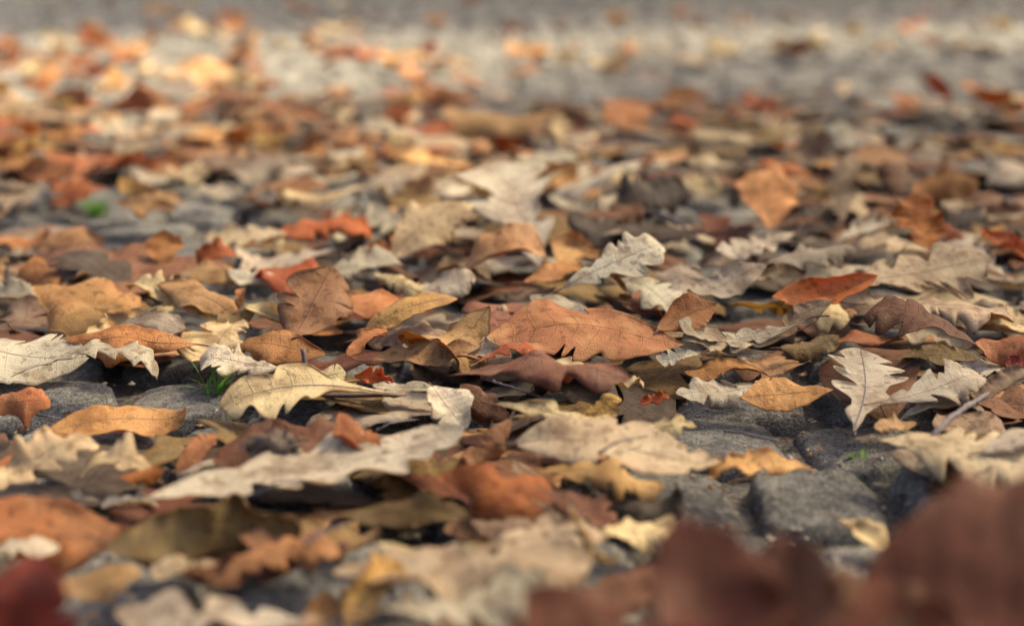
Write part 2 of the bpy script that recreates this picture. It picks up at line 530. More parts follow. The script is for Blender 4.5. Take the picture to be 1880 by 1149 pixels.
def solid_from_grid(P, UV, th):
    """upper skin, underside and rim of a thin leaf"""
    nt, ns, _ = P.shape
    du = np.gradient(P, axis=0); dv = np.gradient(P, axis=1)
    n = np.cross(du, dv); n /= np.linalg.norm(n, axis=2, keepdims=True) + 1e-12
    if n[..., 2].mean() < 0: n = -n
    top = (P + n * th / 2).reshape(-1, 3); bot = (P - n * th / 2).reshape(-1, 3)
    V = np.vstack([top, bot]); uv = np.vstack([UV.reshape(-1, 2)] * 2)
    i, j = np.meshgrid(np.arange(nt - 1), np.arange(ns - 1), indexing='ij')
    a = (i * ns + j).ravel(); b = a + 1; c = a + ns + 1; d = a + ns
    o = nt * ns
    q1 = np.stack([a, d, c, b], 1); q2 = np.stack([a, b, c, d], 1) + o
    # orient the first skin along +n
    v0, v1, v2 = V[q1[len(q1) // 2, 0]], V[q1[len(q1) // 2, 1]], V[q1[len(q1) // 2, 2]]
    if np.dot(np.cross(v1 - v0, v2 - v0), n.reshape(-1, 3)[q1[len(q1) // 2, 0]]) < 0:
        q1 = q1[:, ::-1]; q2 = q2[:, ::-1]
    loop = [k for k in range(ns)] + [k * ns + ns - 1 for k in range(1, nt)] + [(nt - 1) * ns + k for k in range(ns - 2, -1, -1)] + [k * ns for k in range(nt - 2, 0, -1)]
    loop = np.array(loop); nx = np.roll(loop, -1)
    rim = np.stack([loop, nx, nx + o, loop + o], 1)
    F = np.vstack([q1, q2, rim])
    fm = np.concatenate([np.zeros(len(q1), int), np.ones(len(q2), int), np.zeros(len(rim), int)])
    return V, F, fm, uv

RATIO = {'oak': .30, 'redoak': .34, 'beech': .30, 'ovate': .30, 'frag': .36, 'maple': .52}
NAME = {'oak': 'oak_leaf', 'redoak': 'oak_leaf', 'beech': 'beech_leaf', 'ovate': 'fallen_leaf', 'frag': 'leaf_fragment', 'maple': 'maple_leaf'}
LEAVES = []            # everything placed: dicts with what the labels need

def drift(x, y):
    """the leaves lie in a low heap right of the middle"""
    return .022 * math.exp(-((x - 1350) / 520) ** 2 - ((y - 500) / 130) ** 2) + .010 * math.exp(-((x - 650) / 350) ** 2 - ((y - 900) / 90) ** 2)

def plane_frame(cx, ylow, tau, side, h0):
    p0 = ground(cx, ylow, h0)
    ct, st = math.cos(tau), math.sin(tau)
    n = np.array([0, -st, ct])
    cs, ss = math.cos(side), math.sin(side)        # lean to one side
    n = np.array([n[0] * cs - n[2] * ss, n[1], n[0] * ss + n[2] * cs])
    return p0, n / np.linalg.norm(n)

def leaf(kind, bx, by, tx, ty, wp, col, label=None, tau=None, side=0, roll=0, h0=None, flip=False, stem=None,
         stemcol='rib', nick=None, seed=None, bend=None, cup=None, wave=None, fold=None, twist=None, tip=None, lump=.022, nl=None, th=.00042, group=None, nt=104, ns=17, rmax=None, sr=None, edge=None):
    """a leaf whose base and tip are seen at two pixels of the photograph, lying on a plane that rises by tau
    away from the camera; wp = its apparent width in pixels"""
    idx = len(LEAVES)
    r = np.random.default_rng(seed if seed is not None else 1000 + idx)
    h0 = (r.uniform(.006, .024) if h0 is None else h0 + .005) + drift((bx + tx) / 2, (by + ty) / 2)
    dx, dy = tx - bx, ty - by
    L_px = math.hypot(dx, dy)
    cosa = abs(dx) / L_px
    cx = (bx + tx) / 2
    ylow = max(by, ty) + .5 * wp * cosa * .8
    dist = ground(cx, min(ylow, 1500))
    elev = math.atan2(CAM_H, dist[1])
    rt = RATIO[kind]
    if tau is None:
        if cosa > .6:
            q = wp / (2 * rt * L_px)
            tau = math.asin(min(.97, max(.05, q))) - elev
            tau = min(rad(66), max(rad(0), tau))
        else:
            tau = rad(26)
    else:
        tau = rad(tau)
    p0, n = plane_frame(cx, ylow, tau, rad(side), h0)
    B = on_plane(bx, by, p0, n); T = on_plane(tx, ty, p0, n)
    ax = T - B; L = np.linalg.norm(ax); ax /= L
    sd = np.cross(n, ax)
    # width from apparent width
    mid = (B + T) / 2
    q0, dep = project(mid); q1, _ = project(mid + sd * .01)
    dpx = q1 - q0
    perp = abs(dpx[0] * (-dy / L_px) + dpx[1] * (dx / L_px)) * 100     # px per metre across
    W = wp / 2 / max(perp, 1e-6)
    lim = rmax or (1.15 if kind == 'maple' else .62)
    ratio = min(lim, max(.10, W / L))
    if roll:
        c_, s_ = math.cos(rad(roll)), math.sin(rad(roll))
        n, sd = n * c_ - sd * s_, sd * c_ + n * s_
    dflt = lambda v, f: f() if v is None else v
    bend = dflt(bend, lambda: r.normal(-.1, .5)); cup = dflt(cup, lambda: r.normal(-.15, .65))
    wave = dflt(wave, lambda: {'oak': .034, 'redoak': .028, 'maple': .03, 'frag': .05, 'beech': .014, 'ovate': .024}[kind] * r.uniform(.9, 2.0))
    fold = dflt(fold, lambda: r.uniform(.0, .22)); twist = dflt(twist, lambda: r.normal(0, .35)); tip = dflt(tip, lambda: r.normal(0, .9))
    P, UV, rib = shaped_leaf(kind, r, ratio, bend, cup, fold, wave, twist, tip, lump, nl, nt, ns, edge)
    Mx = np.stack([ax, sd, n], 0) * L
    Wd = P.reshape(-1, 3) @ Mx
    ribw = rib @ Mx
    zmin = (B[2] + Wd[:, 2]).min()
    lift = max(0, .003 - zmin)
    B = B + np.array([0, 0, lift])
    V, F, fm, uv = solid_from_grid(Wd.reshape(P.shape), UV, th)
    mu, ml = MAT[col]
    # solid_from_grid turns its normals so that the first skin faces up
    has_stem = stem is not False and not (kind == 'frag' and stem is None)
    if has_stem:
        o = bpy.data.objects.new(NAME[kind], None); COL.objects.link(o)
        o.empty_display_size = .02
        mesh_obj('blade', V, F, [ml, mu] if flip else [mu, ml], parent=o, fmat=fm, uvs=uv)
    else:
        o = mesh_obj(NAME[kind], V, F, [ml, mu] if flip else [mu, ml], fmat=fm, uvs=uv)
    o.location = B
    if has_stem:
        pts = [ribw[k] for k in range(len(ribw))]
        sl = .22 if stem is None else 0
        if isinstance(stem, (list, tuple)):
            ext = [np.array(ground(sx, sy, sh)) - B for (sx, sy, sh) in stem]
            ext = list(smooth_curve([ext[k] for k in range(len(ext))][::-1] + [pts[0]], 8))[:-1]
        elif kind == 'frag' or kind == 'maple' and stem is None:
            ext = []
        else:
            dirn = pts[0] - pts[2]; dirn /= np.linalg.norm(dirn) + 1e-9
            up = np.array([0, 0, 1.])
            ln = L * sl * r.uniform(.5, 1.1); kz = r.uniform(-.1, .5)
            sdv = r.normal(0, .25) * sd
            ext = [pts[0] + dirn * ln * q + (up * kz + sdv) * ln * q * q for q in (1, .8, .6, .4, .2)]
            for e in ext:
                e[2] = max(e[2], .003 - B[2])
        if kind == 'maple':
            pts = [ribw[0], ribw[0] * .5 + ribw[1] * .5]
        path = np.array(list(ext) + pts)
        ne = len(ext)
        base_r = min(.0010, max(.0005, L * .007))
        if sr: base_r = sr
        radii = [base_r * (1.15 if k == 0 else 1.0) for k in range(ne)] + list(np.linspace(base_r * .62, .0002, len(pts)))
        if len(path) > 2:
            Vs, Fs = tube(path, radii, 6)
            mesh_obj('stem', Vs, Fs, STEM_MAT[stemcol], parent=o, uvs=np.zeros((len(Vs), 2)))
    c2, _ = project(B + ax * L / 2)
    LEAVES.append(dict(o=o, kind=kind, col=col, label=label, nick=nick, c=c2, L=L, W=ratio * L, tau=tau, cup=cup, bend=bend, group=group, px=L_px))
    return o

def patch(x, y, w, h, col, kind=None, label=None, **kw):
    """a leaf seen as a patch about w by h pixels round (x, y)"""
    idx = len(LEAVES)
    r = np.random.default_rng(5000 + idx)
    kind = kind or ['oak', 'beech', 'ovate', 'oak', 'frag', 'maple'][int(r.integers(0, 6))]
    kw.setdefault('nt', 64); kw.setdefault('ns', 11)
    if h > w * 1.05:
        s = 1 if r.random() < .5 else -1
        return leaf(kind, x - s * w * .12, y + h * .5, x + s * w * .12, y - h * .5, w, col, label, **kw)
    s = 1 if r.random() < .5 else -1
    sl = r.uniform(-.16, .16) * min(h, w)
    return leaf(kind, x - s * w / 2, y + sl, x + s * w / 2, y - sl, h * .9, col, label, **kw)

# ------------------------------------------------------------------ the paving
STONE_SIZE = .086
def sett_mesh(name, r, n=19, amp=1.0):
    g = np.linspace(-1, 1, n)
    g = np.sign(g) * np.abs(g) ** .8
    X, Y = np.meshgrid(g, g, indexing='ij')
    e = (np.abs(X) ** 7 + np.abs(Y) ** 7) ** (1 / 7)
    z = -.0022 * (X ** 2 + Y ** 2) - .026 * np.clip((e - .86) / .20, 0, 1) ** 2.0
    z += amp * .0042 * wavesum(X, Y, r, 5, (1.5, 4)) + amp * .0016 * wavesum(X, Y, r, 7, (6, 14)) + amp * .0004 * r.normal(0, 1, X.shape) * np.clip(e, .3, 1)
    z += r.normal(0, .05) * .03 * X + r.normal(0, .05) * .03 * Y
    s = STONE_SIZE / 2 * .985
    # rounded, irregular outline
    rr = np.sqrt(X ** 2 + Y ** 2); aa = np.arctan2(Y, X)
    k = 1 - .055 * np.clip(rr - .95, 0, 1) / .4 + .035 * np.sin(aa * 3 + r.uniform(0, 6)) * rr + .02 * np.sin(aa * 7 + r.uniform(0, 6)) * rr
    V = np.stack([X * s * k, Y * s * k, z], 2).reshape(-1, 3)
    # skirt down into the joint
    edge = [i for i in range(n)] + [i * n + n - 1 for i in range(1, n)] + [(n - 1) * n + i for i in range(n - 2, -1, -1)] + [i * n for i in range(n - 2, 0, -1)]
    low = V[edge].copy(); low[:, 2] = -.06; low[:, :2] *= .96
    a = [(i * n + j) for i in range(n - 1) for j in range(n - 1)]
    F = [(q, q + n, q + n + 1, q + 1) for q in a]
    m = len(edge)
    F += [(edge[q], edge[(q + 1) % m], n * n + (q + 1) % m, n * n + q) for q in range(m)]
    return np.vstack([V, low]), F

def build_pavement():
    # soil between the stones: one sheet to the horizon
    gx = np.concatenate([np.linspace(-60, -4, 8), np.linspace(-3.9, 3.9, 60), np.linspace(4, 60, 8)])
    gy = np.concatenate([np.linspace(-20, -.5, 6), np.linspace(-.4, 9, 90), np.linspace(9.5, 160, 12)])
    Xg, Yg = np.meshgrid(gx, gy, indexing='ij')
    Zg = -.0135 + .002 * wavesum(Xg, Yg, rng, 6, (8, 40))
    V = np.stack([Xg, Yg, Zg], 2).reshape(-1, 3)
    ny = len(gy)
    F = [(i * ny + j, (i + 1) * ny + j, (i + 1) * ny + j + 1, i * ny + j + 1) for i in range(len(gx) - 1) for j in range(ny - 1)]
    pav = mesh_obj('pavement', V, F, SOIL)
    tag(pav, kind='structure')
    # rows of setts
    near_meshes = []
    for k in range(14):
        v, f = sett_mesh('cobblestone', np.random.default_rng(300 + k))
        me_o = mesh_obj('cobblestone', v, f, STONE)
        near_meshes.append(me_o.data)
        bpy.data.objects.remove(me_o)
    lows = [sett_mesh('x', np.random.default_rng(400 + k), n=8) for k in range(14)]
    pitch_y = STONE_SIZE + .007
    rows = []
    y = -.35
    k = 0
    r = np.random.default_rng(77)
    spots = []
    while y < 8.5:
        x = -4.2 + r.uniform(0, .09)
        wdt = pitch_y * r.uniform(.94, 1.06)
        while x < 4.2:
            w = STONE_SIZE * r.uniform(.90, 1.28)
            spots.append((x + w / 2, y + r.normal(0, .0035) + .012 * math.sin(x * 1.7 + y), w, wdt - .007, r.normal(0, .035), r.normal(0, .0022), int(r.integers(0, 14)), int(r.integers(0, 2)) * math.pi, r.normal(0, .014), r.normal(0, .014)))
            x += w + .007 + abs(r.normal(0, .002))
        y += wdt
    def seen(s):
        p, d = project((s[0], s[1], 0))
        return d > .2 and -150 < p[0] < PW + 150 and -60 < p[1] < PH + 190
    vis = sorted([s for s in spots if seen(s)], key=lambda s: s[1])[:300]
    vs = set(id(s) for s in vis)
    for s in vis:
        o = bpy.data.objects.new('cobblestone', near_meshes[s[6]])
        COL.objects.link(o); o.parent = pav
        o.location = (s[0], s[1], s[5])
        o.rotation_euler = (s[8], s[9], s[4] + s[7])
        o.scale = (s[2] / STONE_SIZE, s[3] / STONE_SIZE, 1)
    VV, FF = [], []
    off = 0
    for s in spots:
        if id(s) in vs: continue
        v, f = lows[s[6]]
        c_, s_ = math.cos(s[4] + s[7]), math.sin(s[4] + s[7])
        q = v * np.array([s[2] / STONE_SIZE, s[3] / STONE_SIZE, 1])
        q = np.stack([q[:, 0] * c_ - q[:, 1] * s_ + s[0], q[:, 0] * s_ + q[:, 1] * c_ + s[1], q[:, 2] + s[5] + q[:, 1] * s[8] + q[:, 0] * s[9]], 1)
        VV.append(q); FF.append(np.array(f) + off); off += len(v)
    far = mesh_obj('cobblestones', np.vstack(VV), np.vstack(FF), STONE_FAR, parent=pav)
    tag(far, kind='stuff')
    return pav
pavement = build_pavement()

# ------------------------------------------------------------------ leaves one can tell apart in the photograph
# ---- left, in the zone of focus
leaf('ovate', -120, 642, 160, 656, 88, 'white', 'pale grey leaf with torn lower edge, cut off by the left frame edge', nick='pale grey leaf at the left edge', bend=-.25, wave=.03)
leaf('redoak', 28, 690, 287, 694, 42, 'pale', 'grey-beige arched leaf with toothed tip over the bare stone at left', bend=-.55, cup=-.5, nick='grey toothed leaf', stem=False, nl=7, tau=14)
leaf('frag', -30, 742, 92, 742, 52, 'orange', 'crumpled rust leaf curling over the dark stone at the left edge', cup=-1.0, wave=.09, tau=38)
leaf('frag', -30, 668, 34, 690, 34, 'rust', 'small red-brown scrap under the pale grey leaf at the left edge', wave=.09)
leaf('frag', 42, 684, 108, 652, 26, 'orange', 'little orange curl sticking through the pale grey leaf at the left edge', cup=-1.2)
leaf('beech', 352, 632, 115, 622, 46, 'orange', 'orange-brown leaf with lifted golden rim left of the small white leaf', cup=-.9, wave=.05, h0=.018, nick='orange leaf with golden rim', tau=24)
leaf('ovate', 325, 648, 150, 642, 34, 'tan', 'tan leaf folded beneath the orange leaf with golden rim', cup=-1.0, wave=.05)
leaf('maple', 180, 592, 60, 548, 120, 'gold', 'tan-gold leaf with an upright fold near the left edge', tau=30, bend=-.3, wave=.05, nick='tan folded leaf at left', nl=4)
leaf('ovate', 178, 590, 194, 516, 46, 'gold', 'narrow golden flap standing up on the tan folded leaf at left', tau=42, cup=.9)
leaf('frag', 72, 605, 145, 597, 22, 'rust', 'rust curl under the near edge of the tan folded leaf at left', cup=.8)
leaf('ovate', 148, 522, -25, 510, 48, 'tan', 'smooth tan leaf at the left edge, above the tan folded leaf')
leaf('beech', 97, 532, 62, 472, 92, 'orange', 'oval orange-tan leaf with dark stem, behind the tan folded leaf', tau=24)
leaf('maple', 130, 512, 405, 492, 92, 'plum', 'broad red-brown maple leaf lying flat behind the serrated golden leaf', tau=6, wave=.03, nick='broad red-brown maple leaf', bend=-.1, cup=-.15, twist=0, tip=0, rmax=.8)
leaf('ovate', 300, 488, 302, 422, 78, 'orange', 'orange leaf with a pointed peak rising above the broad red-brown maple leaf', tau=48, cup=-.4, nick='orange peaked leaf')
leaf('redoak', 398, 592, 238, 532, 54, 'cream', 'serrated golden-grey leaf pointing left, near the rolled brown leaf', tau=20, nl=7, wave=.02, nick='serrated golden leaf', stem=False)
leaf('beech', 438, 588, 288, 522, 62, 'tan', 'tan leaf with dark underside, arching behind the serrated golden leaf', cup=-.8, h0=.014)
leaf('ovate', 322, 602, 424, 640, 40, 'brown', 'rolled brown leaf like a tube above the orange leaf with golden rim', cup=-2.1, wave=.04, nick='rolled brown leaf')
leaf('ovate', 218, 600, 340, 604, 34, 'grey', 'shaded grey leaf beneath the serrated golden leaf', cup=-.5)
leaf('ovate', 476, 560, 395, 604, 46, 'olive', 'dull olive-brown leaf bent down beside the rolled brown leaf', cup=-1.0)
leaf('ovate', 540, 618, 607, 490, 140, 'plum', 'plum-brown leaf with a tall pointed tip left of centre', tau=24, cup=-.5, nick='plum pointed leaf', seed=46, rmax=.6, bend=.3, tip=.3, stem=False, lump=.04)
leaf('beech', 452, 562, 572, 606, 46, 'cream', 'cream-topped leaf rolled into a tube at the foot of the plum pointed leaf', cup=1.9, h0=.016)
leaf('frag', 436, 575, 447, 530, 22, 'orange', 'small pinkish curl standing left of the plum pointed leaf', tau=55)
leaf('beech', 592, 650, 440, 634, 62, 'orange', 'smooth orange-brown oval leaf above the green grass tuft', nick='smooth orange oval leaf', cup=-.35, h0=.010)
leaf('oak', 505, 676, 370, 672, 62, 'white', 'small white lobed leaf just behind the green grass tuft', nick='small white lobed leaf', nl=3, tau=14)
leaf('oak', 738, 726, 408, 750, 88, 'cream', 'large cream lobed leaf with a purple stem bent upright', nick='large cream leaf with upright stem', nl=3, tau=12, wave=.025, bend=-.25, stem=[(585, 724, .018), (566, 694, .026), (556, 640, .045)], sr=.0017, stemcol='grey', h0=.012, seed=8)
leaf('ovate', 565, 700, 634, 684, 54, 'cream', 'cream leaf end with a dark hole beside the upright purple stem', tau=30, cup=-.6)
leaf('ovate', 422, 500, 528, 540, 46, 'white', 'plain whitish leaf lying left of the plum pointed leaf', tau=22)
leaf('oak', 612, 492, 430, 486, 44, 'pale', 'flat pale oak leaf behind the plum pointed leaf')
leaf('frag', 514, 468, 509, 433, 20, 'cream', 'small cream chip standing upright behind the plum pointed leaf', tau=70)
leaf('oak', 532, 428, 377, 440, 42, 'beige', 'blurred beige leaf lying alone on bare setts left of centre')
leaf('beech', 74, 452, 192, 436, 62, 'tan', 'tan leaf with glowing orange edge near the left, beyond the bare setts', cup=-.8, h0=.012)
leaf('frag', 70, 470, 140, 462, 30, 'brown', 'dark brown piece standing in for the underside of the tan leaf with glowing edge', cup=-1)  # dark piece added for the underside of the tan leaf
leaf('oak', -30, 432, 90, 424, 42, 'orange', 'curled orange oak leaf at the left edge above grey leaves', cup=-.9)
leaf('frag', 362, 484, 432, 470, 36, 'rust', 'rust scraps right of the orange peaked leaf', wave=.08)
leaf('ovate', 215, 372, 324, 384, 54, 'tan', 'tan-orange oval leaf right of the far grass tuft')
leaf('frag', 2, 548, 96, 546, 34, 'white', 'whitish scrap left of the tan folded leaf')
leaf('oak', -20, 474, 78, 466, 40, 'grey', 'grey oak leaf at the left edge below the curled orange one')
leaf('beech', 442, 520, 328, 502, 44, 'tan', 'tan leaf tucked at the right end of the broad red-brown maple leaf', cup=-.5)
leaf('ovate', 420, 512, 300, 520, 36, 'orange', 'orange leaf in front of the broad red-brown maple leaf', cup=-.3)
# ---- centre, in the zone of focus
leaf('oak', 990, 482, 910, 300, 215, 'white', 'big blurred white oak leaf leaning up at the centre', tau=19, nick='big white oak leaf', nl=3, seed=94, wave=.04, bend=-.1, cup=-.2, tip=-.2, twist=0, edge=1.0)
leaf('beech', 722, 470, 868, 378, 86, 'cream', 'yellow-gold leaf leaning against the big white oak leaf', tau=30, nick='yellow-gold leaf', h0=.012)
leaf('oak', 802, 402, 612, 388, 62, 'pale', 'pale grey oak leaf lying behind the yellow-gold leaf')
leaf('oak', 795, 344, 640, 352, 46, 'grey', 'blurred grey oak leaf further behind the yellow-gold leaf')
leaf('oak', 1035, 528, 1216, 452, 100, 'white', 'white round-lobed oak leaf leaning up, right of centre', tau=40, nick='white round-lobed leaf', nl=4, seed=17, cup=-.1, bend=.1, wave=.015)
leaf('oak', 1128, 518, 1248, 574, 66, 'white', 'white crinkled oak leaf with curled lobes above the big orange leaf', tau=24, nl=3, wave=.05, nick='white crinkled leaf')
leaf('ovate', 1148, 534, 1092, 492, 26, 'tan', 'tan leaf rolled into a scroll on the white round-lobed leaf', cup=2.2, h0=.02)
leaf('ovate', 1032, 488, 1060, 428, 86, 'gold', 'golden triangle of a leaf behind the white round-lobed leaf', tau=40)
leaf('ovate', 966, 518, 1068, 482, 34, 'orange', 'orange leaf peeping out left of the white round-lobed leaf')
leaf('ovate', 848, 506, 1002, 474, 58, 'tan', 'tan leaf folded into an arch below the big white oak leaf', bend=-1.3, h0=.01)
leaf('ovate', 702, 490, 694, 440, 66, 'rust', 'dark rust triangle left of the yellow-gold leaf', tau=45)
leaf('ovate', 605, 508, 742, 490, 38, 'pale', 'long pale leaf under the dark rust triangle')
leaf('oak', 684, 502, 774, 546, 42, 'cream', 'cream curled leaf with bright rim right of the plum pointed leaf', cup=-1.0, h0=.014)
leaf('frag', 758, 532, 824, 545, 28, 'white', 'white scrap between the cream curled leaf and the golden pointed one', cup=-.8)
leaf('ovate', 778, 536, 872, 512, 44, 'pale', 'pale leaf behind the golden pointed leaf')
leaf('beech', 604, 560, 768, 556, 44, 'orange', 'flat orange leaf over a dark gap right of the plum pointed leaf', h0=.02, cup=-.2)
leaf('beech', 664, 614, 840, 548, 46, 'gold', 'golden pointed leaf rising to the right behind the tan strip', nick='golden pointed leaf', tau=30, seed=5)
leaf('maple', 812, 630, 895, 562, 110, 'tan', 'blotchy brown leaf between the golden pointed and big orange leaves', tau=26)
leaf('frag', 700, 630, 835, 625, 50, 'mauve', 'mauve-brown leaf with a dark hole under the golden pointed leaf')
leaf('frag', 905, 602, 982, 574, 58, 'beige', 'beige scrap with folded-over top at the far side of the big orange leaf', tau=38)
leaf('ovate', 976, 546, 1102, 574, 48, 'pale', 'pale smooth leaf behind the big orange leaf')
leaf('ovate', 1236, 628, 882, 632, 122, 'ochre', 'big smooth orange-tan leaf lying at the centre', nick='big orange leaf', seed=58, bend=-.3, cup=-.3, wave=.016, fold=.05, tau=15, h0=.016, stem=False, twist=.1, tip=.1, edge=.7)
leaf('oak', 838, 690, 1155, 700, 84, 'plum', 'dark brown oak leaf arched over a black hollow below the big orange leaf', cup=-.8, bend=-.5, h0=.040, nick='arched brown leaf', seed=23, tau=10, tip=0, stem=False, nl=3, edge=1.6, flip=True)
leaf('ovate', 860, 735, 1140, 742, 46, 'dark', 'dark leaf added as shade in the hollow under the arched brown leaf', tau=4, h0=.002, bend=0, cup=0, stem=False)  # added leaf, its dark colour deepens the shade of the hollow
leaf('oak', 962, 654, 1100, 692, 26, 'cream', 'cream torn leaf edge lying along the arched brown leaf', h0=.034, cup=-.4)
leaf('oak', 880, 664, 985, 652, 34, 'rust', 'rust curled lobe at the left crest of the arched brown leaf', cup=-1.2, h0=.03)
leaf('frag', 1120, 708, 1182, 704, 24, 'cream', 'small cream scrap at the right tip of the arched brown leaf')
leaf('ovate', 686, 662, 892, 674, 42, 'tan', 'long tan strip of leaf left of the arched brown leaf', nick='long tan strip', tau=26, h0=.012)
leaf('frag', 652, 692, 722, 700, 44, 'rust', 'rust loop of curled leaf below the long tan strip', cup=2.4)
leaf('frag', 640, 652, 708, 604, 42, 'orange', 'orange crumpled scrap at the left end of the golden pointed leaf', wave=.08)
leaf('oak', 832, 716, 684, 706, 42, 'pale', 'pale pointed leaf below the long tan strip', nl=3)
leaf('ovate', 796, 712, 856, 786, 96, 'white', 'greyish-white rounded leaf right of the large cream leaf', tau=24, nick='rounded greyish-white leaf')
leaf('ovate', 934, 768, 846, 706, 58, 'brown', 'dark brown leaf behind the rounded greyish-white leaf', cup=-.8)
leaf('oak', 912, 742, 1168, 788, 58, 'cream', 'mottled cream lobed leaf arching at the centre, below the arched brown leaf', nick='mottled cream leaf', cup=-.7, h0=.022, seed=31, tau=22, nl=3)
leaf('ovate', 1072, 782, 1132, 726, 66, 'gold', 'golden curled peak at the right end of the mottled cream leaf', cup=-.9, tau=44)
leaf('frag', 858, 656, 916, 636, 42, 'white', 'crumpled white scrap at the left corner of the big orange leaf', wave=.09)
leaf('oak', 1285, 648, 1204, 658, 40, 'white', 'white leaf tip at the right end of the big orange leaf')
leaf('frag', 1176, 742, 1228, 726, 32, 'rust', 'rust looped curl right of the golden curled peak', cup=2.0)
leaf('oak', 1148, 788, 1278, 786, 38, 'cream', 'small cream lobed leaf behind the bare grey sett')
leaf('beech', 1212, 604, 1315, 556, 66, 'orange', 'orange leaf behind the right end of the big orange leaf', tau=30)
leaf('frag', 1120, 385, 1262, 350, 90, 'dark', 'dark greenish-brown clump of leaf right of the big white oak leaf', tau=46, wave=.08, lump=.05, nick='dark leaf clump')
leaf('oak', 1295, 428, 1048, 388, 66, 'dark', 'very dark arched oak leaf above the white round-lobed leaf', cup=-1.0, nick='very dark arched leaf', h0=.02)
leaf('oak', 1060, 392, 1180, 376, 36, 'brown', 'brown leaf lit along its top left of the very dark arched leaf', cup=-.8, h0=.03)
# ---- right, in the zone of focus
leaf('beech', 1412, 414, 1426, 303, 128, 'ochre', 'golden triangular leaf standing right of the dark leaf clump', tau=36, nick='golden triangular leaf', seed=6, cup=-.3, bend=0, tip=0)
leaf('frag', 1706, 456, 1680, 356, 104, 'flame', 'glowing rust cup-shaped leaf standing upright at right', tau=40, cup=.4, nick='upright rust leaf', seed=14, stem=False, rmax=.8, bend=.2, tip=0, twist=0, edge=.5, h0=.035)
leaf('frag', 1712, 412, 1722, 382, 22, 'gold', 'golden chip standing in for the lit right rim of the upright rust leaf', tau=60)  # gold piece added for the light along the rust leaf's rim
leaf('ovate', 1795, 462, 1722, 420, 46, 'rust', 'red-orange leaf lying right of the upright rust leaf')
leaf('ovate', 1905, 482, 1802, 418, 46, 'rust', 'red-orange curled leaf at the right edge, level with the upright rust leaf', cup=.9)
leaf('frag', 1800, 440, 1842, 412, 30, 'gold', 'gold chip at the tip of the red-orange curled leaf on the right')
leaf('beech', 1604, 508, 1418, 546, 80, 'flame', 'glossy rust leaf with a thin stem pointing up to the right', tau=44, cup=.5, stem=[(1602, 508, .034), (1635, 478, .046), (1664, 452, .058)], nick='rust leaf with raised stem', h0=.014, seed=12, bend=.3)
leaf('ovate', 1482, 516, 1384, 510, 34, 'cream', 'cream folded leaf left of the rust leaf with raised stem')
leaf('oak', 1556, 522, 1815, 476, 118, 'beige', 'large beige oak leaf behind the rust leaf with raised stem', tau=22, nl=4, nick='large beige oak leaf', seed=28)
leaf('oak', 1595, 558, 1860, 592, 56, 'beige', 'beige oak leaf with shaded near edge below the large beige one', h0=.022, cup=-.5)
leaf('oak', 1412, 482, 1568, 454, 50, 'grey', 'grey curled leaf with scalloped edge left of the large beige oak leaf', cup=-1.5, h0=.02)
leaf('ovate', 1402, 488, 1268, 532, 52, 'pale', 'pale leaf sloping down left of the cream folded leaf')
leaf('oak', 1455, 428, 1318, 462, 50, 'pale', 'pale oak leaf at the foot of the golden triangular leaf')
leaf('oak', 1452, 612, 1252, 622, 38, 'beige', 'beige leaf in the layered stack right of the big orange leaf, its middle layer', tau=10, h0=.02)
leaf('oak', 1475, 588, 1246, 592, 36, 'pale', 'pale leaf topping the layered stack right of the big orange leaf', tau=8, h0=.028)
leaf('ovate', 1404, 648, 1236, 640, 42, 'pale', 'pale smooth leaf low in the stack right of the big orange leaf', tau=8, h0=.012)
leaf('ovate', 1524, 554, 1438, 592, 48, 'mauve', 'round brown flap below the rust leaf with raised stem', tau=44, cup=-.6)
leaf('ovate', 1512, 592, 1572, 572, 30, 'tan', 'tan lip of leaf right of the round brown flap')
leaf('oak', 1785, 630, 1588, 582, 62, 'brown', 'dark brown oak leaf bridging a black hollow at right', cup=-1.1, h0=.026, nick='dark brown bridging leaf')
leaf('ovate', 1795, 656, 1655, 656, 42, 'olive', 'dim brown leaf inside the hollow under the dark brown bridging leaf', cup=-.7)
leaf('ovate', 1436, 640, 1538, 616, 42, 'olive', 'shaded arched flap with lit rim above the orange leaf with a side stem', cup=-1.1)
leaf('ovate', 1528, 632, 1658, 622, 32, 'orange', 'thin orange-edged leaf behind the pale leaf with dark midrib', cup=-.8)
leaf('oak', 1568, 786, 1580, 640, 165, 'pale', 'pale oak leaf with a straight dark midrib pointing at the camera', tau=12, nick='pale leaf with dark midrib', seed=33, stemcol='grey', nl=4, stem=[(1568, 790, .012), (1567, 800, .010)], sr=.0016, wave=.02, cup=-.2, bend=-.1, tip=0)
leaf('beech', 1522, 716, 1358, 728, 62, 'ochre', 'orange-brown leaf behind the bare grey sett, stem pointing right', nick='orange leaf with a side stem', tau=24, seed=9, stem=[(1524, 717, .018), (1546, 738, .014)], stemcol='tan', h0=.012, bend=-.2, cup=-.2)
leaf('ovate', 1396, 706, 1240, 724, 48, 'pale', 'pale grey leaf behind the bare grey sett, left of the orange one')
leaf('oak', 1622, 738, 1808, 700, 74, 'pale', 'pale oak leaf right of the leaf with dark midrib', tau=14, nick='pale oak leaf at right')
leaf('oak', 1655, 768, 1805, 752, 40, 'pale', 'narrow pale oak leaf in front of the twig at right')
leaf('redoak', 1905, 670, 1752, 668, 42, 'white', 'white toothed leaf at the right edge', nick='white toothed leaf', nl=7)
leaf('ovate', 1905, 664, 1846, 670, 30, 'red', 'deep red scrap at the right edge on the white toothed leaf', h0=.02)
leaf('ovate', 1910, 624, 1792, 632, 54, 'orange', 'smooth orange leaf at the right edge above the white toothed leaf')
leaf('ovate', 1910, 606, 1782, 588, 32, 'cream', 'cream curved leaf edge above the smooth orange leaf at right', h0=.02)
